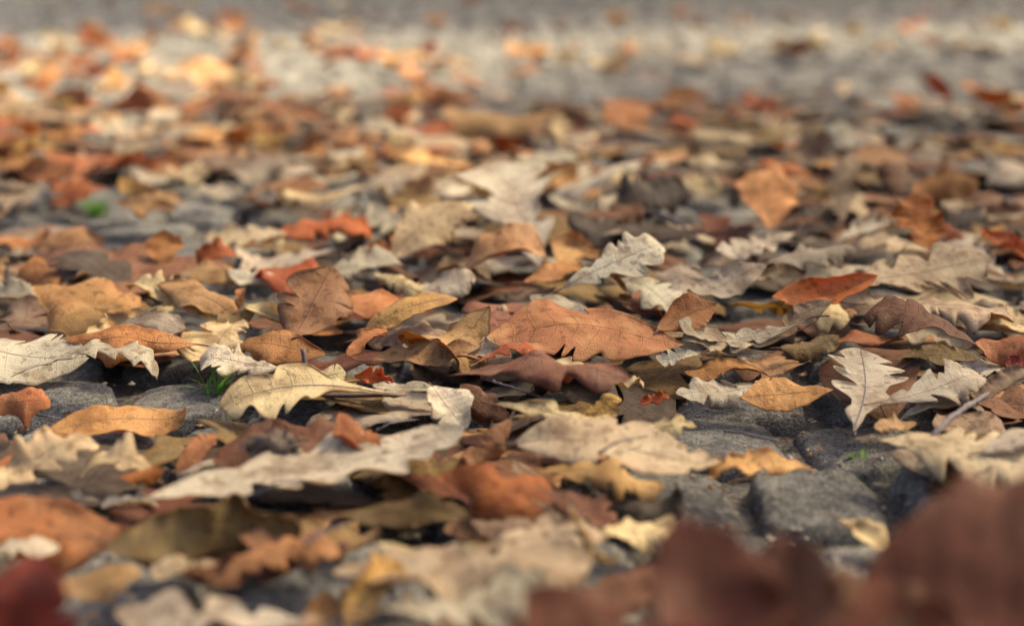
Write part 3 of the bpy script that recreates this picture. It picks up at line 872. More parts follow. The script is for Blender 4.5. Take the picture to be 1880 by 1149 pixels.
leaf('oak', 1910, 548, 1788, 566, 40, 'grey', 'grey leaf at the right edge, below the large beige oak leaf')
leaf('ovate', 1790, 738, 1895, 690, 30, 'mauve', 'narrow mauve leaf carried at the end of the twig on the right', tau=18, h0=.03)
leaf('oak', 1622, 812, 1910, 862, 132, 'beige', 'beige oak leaf with wavy lobes beside bare setts at the right edge', tau=14, nl=4, nick='beige wavy oak leaf', seed=51, wave=.045, h0=.012)
leaf('ovate', 1805, 828, 1910, 796, 40, 'pale', 'pale leaf lying on the beige wavy oak leaf at the right edge', h0=.026)
leaf('ovate', 1408, 690, 1254, 684, 28, 'orange', 'thin orange leaf low in the stack behind the bare grey sett')
leaf('ovate', 1470, 668, 1342, 666, 38, 'tan', 'tan leaf between the layered stack and the pale leaf with dark midrib')
leaf('frag', 1606, 784, 1682, 776, 34, 'tan', 'tan scrap between the dark-ribbed pale leaf and the beige wavy oak leaf')
leaf('oak', 1486, 858, 1300, 872, 56, 'gold', 'small golden curled leaf alone on the bare setts', nick='small golden leaf on setts', nl=3, cup=-.8, wave=.06, h0=.010, tau=26, seed=61, stem=[(1345, 884, .012), (1326, 914, .004)], stemcol='tan')
leaf('ovate', 1542, 955, 1640, 1008, 34, 'cream', 'cream curved strip on the setts below the small golden leaf', cup=1.0)
# ---- bottom left, in front of the zone of focus
leaf('beech', 92, 794, 342, 746, 70, 'ochre', 'orange-brown beech leaf with clear side veins on bare stone at left', nick='orange beech leaf', tau=18, seed=4, stem=[(88, 797, .012), (54, 822, .006)], cup=-.25, bend=-.15, h0=.008, wave=.010, lump=.006)
leaf('oak', -40, 905, 176, 814, 82, 'cream', 'crinkled cream-tan leaf slanting up from the left edge', tau=22, nick='crinkled cream leaf', wave=.05, lump=.03)
leaf('frag', 395, 838, 705, 828, 105, 'plum', 'large plum-brown leaf with a dark seed husk on it', tau=20, nick='large plum leaf', wave=.03, seed=71, cup=-.3, bend=-.3, tip=0)
leaf('ovate', 700, 838, 620, 760, 70, 'orange', 'orange upright flap at the right of the large plum leaf', tau=40)
leaf('ovate', 326, 862, 398, 800, 56, 'orange', 'orange leaf corner standing left of the large plum leaf', tau=36)
leaf('oak', 285, 912, 852, 786, 140, 'pale', 'long wavy white oak leaf stretched across the lower left', nick='long white oak leaf', tau=12, nl=4, wave=.03, seed=77, h0=.014, bend=.1, cup=-.35, twist=0, tip=.3, stem=False, edge=1.2)
leaf('ovate', 222, 874, 300, 862, 36, 'rust', 'small rust dome of leaf above the cream scraps at lower left', cup=-1.5)
leaf('oak', 292, 884, 154, 872, 48, 'cream', 'cream lobed leaf between the orange beech leaf and long white oak leaf')
leaf('frag', 188, 928, 288, 930, 32, 'white', 'white scrap at the left end of the long white oak leaf', cup=1.0)
leaf('frag', -5, 852, 92, 842, 38, 'orange', 'orange scrap behind the crinkled cream leaf')
leaf('beech', -70, 958, 228, 988, 120, 'orange', 'wide brown leaf sloping to the camera at the lower left edge', tau=34, nick='wide brown leaf at lower left', cup=-.5, seed=83)
leaf('ovate', 205, 1010, 552, 965, 110, 'olive', 'dark brown hollow leaf under the long white oak leaf', tau=40, nick='dark hollow leaf', cup=.5)
leaf('frag', 278, 1046, 398, 1036, 46, 'beige', 'pale beige scrap in front of the dark hollow leaf')
leaf('ovate', 632, 945, 862, 945, 64, 'olive', 'olive-brown leaf with a golden tip under the long white oak leaf', tau=38, cup=-.5)
leaf('ovate', 40, 1330, 62, 1018, 210, 'red', 'dark red blurred leaf standing close to the camera at lower left', tau=62, nick='dark red leaf', nt=60)
leaf('oak', 395, 1075, 620, 1008, 74, 'orange', 'orange leaf with glowing golden edge at the lower left', nick='orange leaf with golden edge', tau=30, cup=-.5)
leaf('oak', 585, 1135, 212, 1118, 100, 'pale', 'blurred pale oak leaf at the bottom edge, left of centre', tau=22, nl=4, nick='blurred pale oak leaf')
leaf('frag', -20, 1012, 108, 1008, 36, 'pale', 'pale leaf strip above the dark red leaf')
leaf('ovate', 548, 1150, 652, 1086, 70, 'gold', 'golden blurred leaf at the bottom, right of the blurred pale oak leaf', tau=30)
# ---- bottom centre
leaf('maple', 970, 915, 815, 870, 130, 'rust', 'crumpled rust leaf right of the long white oak leaf', tau=40, nick='crumpled rust leaf', wave=.08, lump=.05, rmax=.55)
leaf('frag', 915, 905, 962, 888, 42, 'white', 'white torn bit on the crumpled rust leaf', tau=50)
leaf('ovate', 955, 815, 1325, 845, 94, 'beige', 'large beige-tan leaf with rounded right end, left of the bare grey sett', nick='large beige-tan leaf', tau=16, seed=88, cup=-.2, wave=.02, h0=.018, rmax=.3)
leaf('oak', 982, 868, 1218, 890, 62, 'gold', 'gold-tan curled leaf below the large beige-tan leaf', cup=-.8, h0=.014, tau=26)
leaf('ovate', 935, 772, 852, 838, 54, 'tan', 'tan rolled leaf left of the large beige-tan leaf', cup=-1.4)
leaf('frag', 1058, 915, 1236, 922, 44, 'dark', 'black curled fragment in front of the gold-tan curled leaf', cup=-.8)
leaf('frag', 615, 1050, 1085, 1030, 120, 'beige', 'cracked beige leaf lying across the bottom centre', tau=12, nick='cracked beige leaf', bend=-.1, tip=0, cup=-.2, h0=.02)
leaf('ovate', 700, 1000, 905, 1020, 60, 'cream', 'cream leaf on the cracked beige leaf', h0=.02, tau=14)
leaf('ovate', 1065, 962, 862, 958, 76, 'mauve', 'greyish-mauve leaf behind the cracked beige leaf', tau=18)
leaf('ovate', 1048, 928, 1136, 1018, 34, 'cream', 'cream rolled strip slanting beside the foreground brown leaf', cup=1.9, tau=24, h0=.02)
leaf('frag', 1108, 975, 1238, 950, 54, 'cream', 'crumpled cream scrap behind the foreground brown leaf', wave=.08)
leaf('ovate', 640, 1140, 735, 1030, 120, 'gold', 'blurred golden ring-shaped curl at the bottom, left of centre', tau=40, cup=1.7)
leaf('ovate', 690, 1190, 1010, 1100, 130, 'mauve', 'blurred pinkish-brown leaf at the bottom edge, centre', tau=34)
leaf('oak', 700, 1120, 1010, 1075, 110, 'pale', 'blurred pale lobed leaf in front of the cracked beige leaf', tau=16, h0=.03, bend=0, tip=0)
leaf('ovate', 205, 1000, 560, 1030, 80, 'brown', 'blurred brown leaf lying in front of the dark hollow leaf', tau=12, h0=.01)
leaf('oak', 880, 1010, 1110, 985, 70, 'beige', 'blurred beige leaf behind the right end of the cracked beige leaf', tau=12, h0=.012)
leaf('frag', 440, 985, 640, 1000, 60, 'plum', 'blurred plum-brown scrap right of the dark hollow leaf', tau=14)
leaf('ovate', 1010, 1130, 1240, 1040, 90, 'brown', 'blurred brown leaf left of the foreground brown mass', tau=22)
leaf('ovate', 100, 1075, 260, 1050, 60, 'tan', 'blurred tan leaf right of the dark red leaf', tau=14)
leaf('oak', 470, 940, 700, 985, 70, 'tan', 'blurred tan leaf below the middle of the long white oak leaf', tau=14, h0=.006)
leaf('ovate', 1010, 905, 1130, 960, 60, 'brown', 'dark brown leaf right of the crumpled rust leaf, lower down', tau=16)
# ---- right foreground, close to the lens
leaf('ovate', 2330, 1300, 1590, 1060, 640, 'umber', 'large dark brown blurred leaf filling the lower right corner', tau=48, nick='large dark foreground leaf', seed=105, wave=.03, nt=70, cup=-.2, bend=.1, tip=0, twist=0, edge=.3, stem=False)
leaf('frag', 1330, 1620, 1275, 950, 330, 'umber', 'blurred red-brown leaf peak at the bottom, right of centre', tau=62, nick='red-brown peak', nt=60, seed=102, cup=-.3, bend=0, tip=0, twist=0, edge=.3, stem=False)
leaf('frag', 1500, 1600, 1450, 985, 330, 'brown', 'blurred mauve-brown leaf peak between the red-brown peak and dark foreground leaf', tau=60, nt=60, seed=103, bend=0, tip=0, twist=0, edge=.3, stem=False)
leaf('ovate', 1480, 1480, 965, 1085, 280, 'umber', 'blurred dark brown leaf at the bottom, left of the red-brown peak', tau=44, nt=60, bend=0, tip=0, edge=.3, stem=False)
leaf('ovate', 1850, 1450, 1330, 1090, 330, 'brown', 'blurred brown leaf in front of the red-brown peak', tau=50, nt=60, bend=0, tip=0, edge=.3, stem=False)
leaf('ovate', 1800, 1520, 1580, 1060, 330, 'umber', 'blurred dark leaf closing the gap left of the dark foreground leaf', tau=54, nt=60, bend=0, tip=0, edge=.3, stem=False)
N_FOCUS = len(LEAVES)

# ---- the blurred litter behind: one leaf for each patch of colour
for spec in [
    # upper left
    (95, 138, 40, 52, 'orange'), (182, 132, 50, 40, 'rust'), (212, 142, 36, 44, 'gold'), (132, 176, 72, 50, 'plum', 'ovate'), (250, 190, 86, 56, 'orange', 'beech'),
    (436, 140, 62, 46, 'cream', 'ovate'), (398, 156, 40, 28, 'orange'), (188, 80, 62, 34, 'orange', 'beech'), (126, 80, 60, 34, 'pale'), (62, 122, 50, 36, 'cream'),
    (300, 25, 70, 26, 'tan'), (440, 90, 56, 36, 'tan'), (2, 156, 40, 36, 'gold'), (160, 290, 140, 62, 'orange', 'maple'), (40, 268, 110, 42, 'gold', 'oak'), (80, 285, 70, 34, 'pale'),
    (112, 335, 90, 44, 'orange'), (250, 342, 70, 46, 'gold'), (328, 318, 110, 52, 'cream', 'oak'), (452, 294, 168, 46, 'mauve', 'ovate'), (492, 262, 44, 30, 'orange'),
    (572, 276, 66, 38, 'orange', 'ovate'), (612, 306, 54, 34, 'cream'), (400, 352, 90, 36, 'pale'), (490, 360, 40, 36, 'white', 'frag'), (562, 340, 80, 36, 'tan'),
    (382, 256, 110, 28, 'gold'), (30, 345, 80, 44, 'beige'), (250, 270, 80, 40, 'beige'), (330, 245, 70, 34, 'pale'), (210, 225, 90, 34, 'pale'), (60, 215, 90, 34, 'mauve'),
    (300, 205, 70, 30, 'white'), (30, 185, 80, 30, 'mauve'), (470, 205, 80, 30, 'tan'), (540, 225, 90, 36, 'tan', 'oak'), (610, 245, 70, 30, 'brown'), (160, 350, 70, 40, 'rust'),
    (310, 372, 70, 30, 'tan'), (20, 300, 60, 30, 'orange'), (515, 310, 60, 26, 'brown'), (350, 120, 60, 24, 'cream'), (270, 118, 50, 26, 'brown'),
    (330, 155, 100, 24, 'tan'), (430, 178, 110, 20, 'plum'), (560, 205, 60, 22, 'brown'), (20, 120, 50, 30, 'orange'), (150, 205, 80, 30, 'grey'), (430, 235, 70, 26, 'beige'),
    (40, 95, 60, 30, 'orange', 'oak'), (100, 108, 60, 26, 'tan', 'oak'), (150, 112, 56, 26, 'rust'), (230, 105, 60, 24, 'orange', 'oak'), (300, 140, 70, 28, 'beige', 'oak'), (390, 125, 56, 22, 'tan'),
    (20, 230, 70, 30, 'rust', 'oak'), (110, 245, 80, 34, 'orange', 'oak'), (200, 165, 60, 30, 'tan', 'oak'), (60, 155, 60, 32, 'rust', 'oak'), (480, 150, 60, 22, 'beige'), (360, 195, 70, 26, 'orange', 'oak'),
    (400, 212, 60, 24, 'brown'), (510, 245, 70, 26, 'gold', 'oak'), (330, 285, 60, 30, 'orange', 'oak'), (210, 300, 70, 36, 'rust', 'oak'), (540, 180, 50, 22, 'tan'), (620, 165, 56, 22, 'orange', 'oak'),
    # upper middle
    (680, 200, 60, 40, 'white', 'ovate'), (740, 190, 70, 34, 'gold', 'ovate'), (728, 212, 60, 32, 'rust'), (812, 232, 80, 44, 'rust'), (910, 242, 210, 52, 'tan', 'ovate'),
    (1060, 215, 60, 44, 'brown'), (1082, 214, 50, 26, 'pale'), (1172, 198, 78, 62, 'orange', 'maple'), (1232, 186, 60, 44, 'orange', 'maple'), (838, 166, 72, 32, 'orange'),
    (735, 270, 66, 36, 'cream', 'frag'), (690, 240, 80, 34, 'pale', 'ovate'), (840, 262, 110, 34, 'beige'), (1030, 240, 44, 60, 'cream'), (975, 190, 70, 22, 'grey'), (1130, 272, 160, 44, 'beige', 'oak'), (1180, 296, 44, 32, 'red', 'frag'),
    (1360, 238, 270, 52, 'beige', 'oak'), (1400, 192, 88, 36, 'rust', 'oak'), (1290, 196, 60, 32, 'brown'), (660, 300, 60, 44, 'tan'), (800, 310, 70, 44, 'brown'), (860, 320, 46, 44, 'rust'),
    (1050, 330, 60, 44, 'gold'), (1020, 300, 80, 36, 'white'), (715, 325, 80, 34, 'beige'), (1310, 300, 90, 50, 'beige'), (770, 340, 60, 44, 'tan', 'ovate'), (1090, 250, 60, 30, 'tan'),
    # upper right
    (1862, 194, 44, 32, 'orange', 'ovate'), (1790, 216, 44, 36, 'white', 'ovate'), (1720, 190, 70, 30, 'pale'), (1880, 242, 60, 34, 'plum'), (1855, 276, 70, 36, 'gold'),
    (1620, 242, 150, 32, 'beige', 'oak'), (1520, 268, 80, 44, 'white'), (1592, 292, 90, 46, 'tan'), (1430, 312, 90, 40, 'rust', 'ovate'), (1555, 342, 70, 120, 'mauve', 'ovate'),
    (1735, 342, 120, 74, 'orange', 'ovate'), (1640, 330, 60, 64, 'brown', 'ovate'), (1290, 340, 70, 50, 'cream'), (1470, 280, 70, 60, 'mauve'), (1800, 370, 110, 44, 'plum'), (1700, 270, 110, 30, 'pale'),
    (1850, 330, 80, 36, 'pale'), (1500, 350, 70, 50, 'tan'), (1620, 400, 70, 40, 'tan'), (1850, 390, 80, 40, 'brown'), (1760, 300, 80, 30, 'tan'), (1660, 205, 60, 24, 'plum'), (1245, 240, 60, 34, 'tan'),
    # the sunlit strip and beyond
    (1042, 104, 56, 32, 'cream'), (1104, 112, 50, 28, 'cream'), (1200, 92, 60, 28, 'pale'), (1330, 84, 60, 30, 'cream'), (1432, 84, 46, 36, 'cream'), (1502, 80, 40, 34, 'cream'), (1562, 58, 40, 34, 'cream'),
    (1706, 76, 40, 26, 'orange', 'ovate'), (1280, 42, 38, 30, 'plum'), (944, 46, 44, 28, 'red'), (642, 40, 44, 30, 'pale'), (850, 122, 56, 34, 'cream'), (740, 102, 90, 28, 'gold'), (972, 100, 72, 26, 'orange'),
    (800, 35, 44, 22, 'tan'), (1150, 80, 60, 26, 'pale'), (1260, 110, 70, 24, 'beige'), (580, 85, 46, 28, 'tan'), (520, 82, 40, 26, 'cream'), (1620, 90, 50, 24, 'cream'), (1840, 42, 40, 24, 'gold'), (560, 30, 60, 20, 'brown'),
]:
    x, y, w, h, col = spec[:5]
    patch(x, y, w, h, col, spec[5] if len(spec) > 5 else None, h0=.014)
N_PATCH = len(LEAVES)

# ------------------------------------------------------------------ leaves lying underneath, filling the carpet
BARE = [
    [(40, 705), (360, 672), (420, 730), (330, 830), (160, 860), (-40, 830), (-40, 740)],
    [(170, 372), (420, 372), (440, 425), (300, 440), (190, 452), (100, 400)],
    [(-40, 368), (210, 385), (120, 405), (-40, 390)],
    [(1225, 735), (1490, 750), (1620, 790), (1650, 905), (1640, 1040), (1230, 980), (1240, 900), (1330, 860)],
    [(-60, -10), (1940, -10), (1940, 40), (-60, 55)],
    [(1000, 118), (1940, 105), (1940, 172), (1450, 175), (1260, 160), (1010, 170)],
    [(120, 1040), (230, 1040), (215, 1160), (110, 1160)],
    [(630, 600), (680, 640), (690, 760), (640, 700)],
]
def inside(poly, x, y):
    c = False
    n = len(poly)
    for i in range(n):
        x1, y1 = poly[i]; x2, y2 = poly[(i + 1) % n]
        if (y1 > y) != (y2 > y) and x < (x2 - x1) * (y - y1) / (y2 - y1) + x1:
            c = not c
    return c
def near_bare(x, y):
    return any(inside(q, x + a, y + b) for q in BARE for a, b in ((0, 0), (85, 0), (-85, 0), (0, 30), (0, -30)))
COLS = ['pale', 'beige', 'tan', 'orange', 'brown', 'cream', 'mauve', 'grey', 'rust', 'plum', 'gold', 'white', 'olive']
CW = np.array([14, 14, 14, 13, 8, 7, 6, 8, 5, 6, 5, 5, 3], float); CW /= CW.sum()
fr = np.random.default_rng(222)
fill = []
tries = 0
while len(fill) < 96 and tries < 9000:
    tries += 1
    x, y = fr.uniform(-60, 1940), fr.uniform(195, 640)
    if near_bare(x, y) if y > 300 else any(inside(p, x, y) for p in BARE): continue
    g = ground(x, y)
    sep_ = .055
    if any((g[0] - q[0]) ** 2 + (g[1] - q[1]) ** 2 < sep_ ** 2 for q in fill): continue
    fill.append(g)
    size = fr.uniform(.085, .13)
    a = fr.uniform(0, 2 * math.pi)
    d = np.array([math.cos(a), math.sin(a), 0]) * size / 2
    h = fr.uniform(.002, .012)
    b2, _ = project(g - d + np.array([0, 0, h])); t2, _ = project(g + d + np.array([0, 0, h]))
    if max(b2[1], t2[1]) > 1400: continue
    kind = ['oak', 'oak', 'oak', 'ovate', 'oak', 'frag'][int(fr.integers(0, 6))]
    cw = CW * (np.array([3, 3, 1, .5, 1, 1.5, 1, 2.2, .5, .6, .7, 3, 1]) if x > 1000 and y > 380 else 1.0)
    col = COLS[int(fr.choice(len(COLS), p=cw / cw.sum()))]
    pr, _ = project(g + np.array([-d[1], d[0], 0]) * .6 + np.array([0, 0, h])); pl, _ = project(g - np.array([-d[1], d[0], 0]) * .6 + np.array([0, 0, h]))
    ax2 = (t2 - b2) / np.linalg.norm(t2 - b2)
    wpx = abs((pr - pl)[0] * -ax2[1] + (pr - pl)[1] * ax2[0])
    leaf(kind, b2[0], b2[1], t2[0], t2[1], max(wpx, 8), col, tau=float(fr.uniform(0, 10)), side=float(fr.normal(0, 6)), h0=h, nt=56, ns=9, wave=.045, stem=False if fr.random() < .6 or kind in ('frag', 'maple') else None)
N_FILL = len(LEAVES)

# ------------------------------------------------------------------ litter too far or too small to tell apart
CW_WARM = np.array([4, 7, 15, 27, 6, 8, 2, 2, 14, 5, 11, 2, 2], float); CW_WARM /= CW_WARM.sum()
LOWCOLS = ['brown', 'brown', 'umber', 'olive', 'olive', 'dark', 'dark', 'mauve', 'grey', 'tan']  # decayed bottom layer, kept dark so it also reads as shaded gaps
def litter(name, spots, seed, nt=19, ns=5):
    r = np.random.default_rng(seed)
    mats, mi = [], {}
    for c in sorted(set(COLS + LOWCOLS)):
        mi[c] = len(mats); mats += list(MAT[c])
    VV, FF, FM, UU = [], [], [], []
    off = 0
    for (gx, gy, size, zz, tl) in spots:
        kind = ['oak', 'oak', 'ovate', 'frag', 'oak'][int(r.integers(0, 5))]
        P, UV, rib = shaped_leaf(kind, r, RATIO[kind] * r.uniform(.85, 1.2), tl * r.normal(-.2, .6), tl * r.normal(-.2, .7), r.uniform(0, .3) * tl, .04 * tl, tl * r.normal(0, .4), tl * r.normal(0, .6), .02 * tl, 3, nt, ns, 1.2 * tl)
        q = P.reshape(-1, 3) * size
        q[:, 0] -= size / 2
        a, b, c = r.uniform(0, 6.28), r.normal(0, .35) * tl, r.normal(0, .35) * tl
        Rx = np.array([[1, 0, 0], [0, math.cos(b), -math.sin(b)], [0, math.sin(b), math.cos(b)]])
        Ry = np.array([[math.cos(c), 0, math.sin(c)], [0, 1, 0], [-math.sin(c), 0, math.cos(c)]])
        Rz = np.array([[math.cos(a), -math.sin(a), 0], [math.sin(a), math.cos(a), 0], [0, 0, 1]])
        q = q @ (Rz @ Ry @ Rx).T
        q += np.array([gx, gy, 0]); q[:, 2] += -q[:, 2].min() + .001 + zz
        V, F, fm, uv = solid_from_grid(q.reshape(P.shape), UV, .0004)
        pp, _d = project((gx, gy, 0))
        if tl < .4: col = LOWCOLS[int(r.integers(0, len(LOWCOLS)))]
        else: col = COLS[int(r.choice(len(COLS), p=CW_WARM if pp[0] < 950 and pp[1] < 380 else CW))]
        VV.append(V); FF.append(F + off); FM.append(fm + mi[col]); UU.append(uv); off += len(V)
    o = mesh_obj(name, np.vstack(VV), np.vstack(FF), mats, fmat=np.concatenate(FM), uvs=np.vstack(UU))
    tag(o, 'blurred carpet of small fallen leaves stretching into the distance', 'leaf litter', kind='stuff')
    return o
lr = np.random.default_rng(909)
spots = []
while len(spots) < 600:
    x, y = lr.uniform(-3.0, 3.0), lr.uniform(1.55, 7.5)
    p, d = project((x, y, 0))
    dens = 1.0
    if any(inside(q, p[0], p[1]) for q in BARE): dens = .07
    elif y > 4.3: dens = .05
    elif y > 3.2: dens = .35 if p[0] < 700 else .16
    elif p[0] < 800: dens = 1.0
    else: dens = .5
    if lr.random() < dens:
        spots.append((x, y, lr.uniform(.06, .115), lr.uniform(0, .008), .5 if y < 3 else .9))
# the lowest layer under the leaves in focus
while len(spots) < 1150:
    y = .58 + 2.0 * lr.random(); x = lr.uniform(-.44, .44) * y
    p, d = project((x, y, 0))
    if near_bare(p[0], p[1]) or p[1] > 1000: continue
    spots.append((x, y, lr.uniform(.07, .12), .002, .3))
# the carpet goes on beside the picture
while len(spots) < 1310:
    x, y = lr.uniform(-1.6, 1.6), lr.uniform(.25, 1.7)
    p, d = project((x, y, 0))
    if -90 < p[0] < PW + 90: continue
    spots.append((x, y, lr.uniform(.05, .11), lr.uniform(0, .015), 1.0))
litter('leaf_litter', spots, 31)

# ------------------------------------------------------------------ trees beside the paving whose shade falls on it
CROWN = plain_mat('crown_leaf', (.20, .11, .02), (.38, .20, .04), 3, .35, .6)
BARK = plain_mat('bark', (.05, .04, .032), (.16, .13, .10), 25, 0, .9)
def shade_tree(label, trunk_xy, shadow_poly, hlo, hhi, n, seed, thin=None, nthin=0):
    r = np.random.default_rng(seed)
    cot = 1 / math.tan(SUN_EL)
    sx, sy = math.sin(SUN_AZ) * cot, math.cos(SUN_AZ) * cot
    xs = [q[0] for q in shadow_poly]; ys = [q[1] for q in shadow_poly]
    root = bpy.data.objects.new('autumn_tree', None); COL.objects.link(root); root.location = (*trunk_xy, 0)
    tag(root, label, 'tree', 'trees shading the paving')
    V, F = [], []
    cen = []
    while len(V) < (n + nthin) * 5:
        poly = shadow_poly if len(V) < n * 5 else thin
        x, y = r.uniform(-3.5, 3.5), r.uniform(-.7, 9.6)
        if not inside(poly, x, y): continue
        h = r.uniform(hlo, hhi)
        c = np.array([x + sx * h - trunk_xy[0], y + sy * h - trunk_xy[1], h])
        cen.append(c)
        a = r.normal(0, 1, 3); a /= np.linalg.norm(a)
        b = np.cross(a, r.normal(0, 1, 3)); b /= np.linalg.norm(b)
        L_, W_ = r.uniform(.08, .13), r.uniform(.045, .07)
        nn = np.cross(a, b) * .012
        k = len(V)
        V += [c - a * L_, c + b * W_ + nn, c + a * L_, c - b * W_ + nn, c - a * L_ * .1]
        F += [(k, k + 4, k + 1), (k + 4, k + 2, k + 1), (k, k + 3, k + 4), (k + 4, k + 3, k + 2)]
    mesh_obj('crown', V, F, CROWN, parent=root, smooth=False)
    cen = np.array(cen); mid = cen.mean(0)
    tv, tf = tube(smooth_curve([(0, 0, -.05), (.03, .02, .8), (mid[0] * .12, mid[1] * .12, hlo * .75), (mid[0] * .3, mid[1] * .3, hlo * 1.05)], 6), np.linspace(.13, .06, 19), 10)
    trunk = mesh_obj('trunk', tv, tf, BARK, parent=root)
    top = np.array([mid[0] * .3, mid[1] * .3, hlo * 1.05])
    for k in range(9):
        e = cen[int(r.integers(0, len(cen)))]
        m = top * .5 + e * .5 + r.normal(0, .12, 3)
        lv, lf = tube(smooth_curve([top, m, e], 6), np.linspace(.04, .008, 13), 6)
        mesh_obj('limb', lv, lf, BARK, parent=trunk)
shade_tree('autumn tree standing out of view to the right, shading the near leaves', (3.6, 1.6),
           [(-2.4, -.6), (2.4, -.6), (2.4, 3.95), (.7, 3.6), (0, 3.15), (-.35, 2.5), (-.75, 1.85), (-1.6, 1.45), (-2.4, 1.3)], 2.0, 3.0, 2450, 1,
           [(2.4, 3.8), (2.6, 5.0), (.2, 4.5), (-2.6, 4.1), (-2.4, 1.5), (-1.6, 1.6), (-.6, 2.3), (0, 3.0), (.7, 3.4)], 150)
shade_tree('autumn tree standing out of view far to the right, shading the distant setts', (5.2, 7.4),
           [(-3.2, 3.9), (.2, 4.3), (3.2, 4.8), (3.4, 9.5), (-3.4, 9.5)], 2.4, 3.6, 7200, 2)

# crumbs of broken leaf and grit in the joints
def crumbs():
    r = np.random.default_rng(55)
    VV, FF, FM = [], [], []
    off = 0
    mats = [GRIT, MAT['tan'][0], MAT['pale'][0], MAT['brown'][0]]
    for _ in range(2600):
        y = .5 + 2.2 * r.random() ** 1.5
        x = r.uniform(-.42, .42) * y
        s = r.uniform(.0008, .0032)
        q = r.normal(0, 1, (6, 3)) * .12 + np.array([[1, 0, 0], [-1, 0, 0], [0, 1, 0], [0, -1, 0], [0, 0, .6], [0, 0, -.6]])
        q = q * s + np.array([x, y, r.uniform(-.010, .001)])
        VV.append(q)
        FF += [(a + off, b + off, c + off) for a, b, c in ((0, 2, 4), (2, 1, 4), (1, 3, 4), (3, 0, 4), (2, 0, 5), (1, 2, 5), (3, 1, 5), (0, 3, 5))]
        FM += [int(r.choice(4, p=[.7, .1, .1, .1]))] * 8
        off += 6
    for _ in range(900):
        y = .55 + 1.9 * r.random() ** 1.3
        x = r.uniform(-.42, .42) * y
        s = r.uniform(.0015, .006)
        a = r.uniform(0, 6.28, 5); a.sort()
        q = np.stack([np.cos(a) * s * r.uniform(.5, 1, 5), np.sin(a) * s * r.uniform(.5, 1, 5), r.uniform(0, .0015, 5)], 1) + np.array([x, y, r.uniform(-.003, .003)])
        VV.append(q); FF.append(tuple(range(off, off + 5))); FM.append(int(r.choice(4, p=[.1, .4, .2, .3]))); off += 5
    o = mesh_obj('gravel', np.vstack(VV), FF, mats, fmat=FM, smooth=False, uvs=np.zeros((off, 2)))
    tag(o, 'grit and crumbs of leaf in the joints between setts', 'grit', kind='stuff')
crumbs()

# ------------------------------------------------------------------ twig, seed husk, grass
def twig(label, pts, r0, r1):
    P = smooth_curve([ground(x, y, h) for x, y, h in pts], 10)
    r = np.random.default_rng(3)
    P = P + r.normal(0, .00025, P.shape)
    B = P[0].copy()
    n = len(P)
    rr = np.linspace(r0, r1, n) * (1 + .12 * r.normal(0, 1, n)); rr[0] *= 1.35
    V, F = tube(P - B, rr, 8)
    o = mesh_obj('twig', V, F, STEM_MAT['grey'], uvs=np.zeros((len(V), 2)))
    o.location = B
    return tag(o, label, 'twig')
twig('thin grey twig slanting up to the right edge over the beige wavy oak leaf', [(1694, 816, .030), (1722, 792, .036), (1752, 762, .040), (1792, 736, .040), (1840, 708, .040), (1900, 684, .040)], .0019, .0012)
twig('thin dark stalk lying between the orange tan leaves at left', [(48, 498, .02), (72, 514, .02), (98, 534, .012)], .0011, .0007)
twig('long brown stalk lying behind the white round-lobed leaf', [(1160, 384, .045), (1230, 400, .045), (1290, 446, .03)], .0022, .0014)

for k, (x0, y0, x1, y1, hh, where) in enumerate([
        (470, 905, 560, 880, .035, 'across the long white oak leaf'), (905, 700, 1010, 735, .03, 'in the hollow of the arched brown leaf'), 
        (300, 560, 350, 500, .03, 'over the serrated golden leaf'), (760, 640, 840, 610, .03, 'on the blotchy brown leaf'), (1330, 790, 1440, 812, .012, 'on the bare grey sett'),
        (1100, 830, 1190, 800, .04, 'on the large beige-tan leaf'), (150, 790, 60, 760, .012, 'on the bare stone at left'),
        (560, 1000, 640, 960, .03, 'beside the olive-brown leaf'), (690, 790, 770, 770, .02, 'left of the rounded greyish-white leaf')]):
    twig('short thin leaf stalk lying ' + where, [(x0, y0, hh), (x0 * .6 + x1 * .4, y0 * .5 + y1 * .5 - 4, hh + .004), (x1, y1, hh)], .0009, .0005)

def seed_husk():
    r = np.random.default_rng(12)
    B = ground(500, 838, .03)
    root = bpy.data.objects.new('seed_husk', None); COL.objects.link(root); root.location = B
    tag(root, 'dark shaggy seed husk lying on the large plum leaf', 'seed husk')
    n, m = 14, 18
    V, F = [], []
    for i in range(n):
        a = math.pi * i / (n - 1)
        for j in range(m):
            b = 2 * math.pi * j / m
            q = 1 + .16 * math.sin(3 * b + 4 * a) + .12 * r.normal()
            V.append((.0125 * math.cos(a) * 1.25, .0075 * math.sin(a) * math.cos(b) * q, .0085 * math.sin(a) * math.sin(b) * q + .006))
    for i in range(n - 1):
        for j in range(m):
            F.append((i * m + j, i * m + (j + 1) % m, (i + 1) * m + (j + 1) % m, (i + 1) * m + j))
    mesh_obj('husk', V, F, SEED, parent=root)
    for k in range(22):
        a, b = r.uniform(.3, 2.8), r.uniform(-.4, 3.5)
        p = np.array([.0125 * math.cos(a) * 1.2, .0075 * math.sin(a) * math.cos(b), .0085 * math.sin(a) * math.sin(b) + .006])
        d = p - np.array([0, 0, .006]); d /= np.linalg.norm(d)
        pts = [p, p + d * .003 + r.normal(0, .0006, 3), p + d * .0065 + r.normal(0, .0014, 3)]
        Vt, Ft = tube(pts, [.0008, .0006, .0002], 5)
        mesh_obj('bristle', Vt, Ft, SEED, parent=root)
seed_husk()

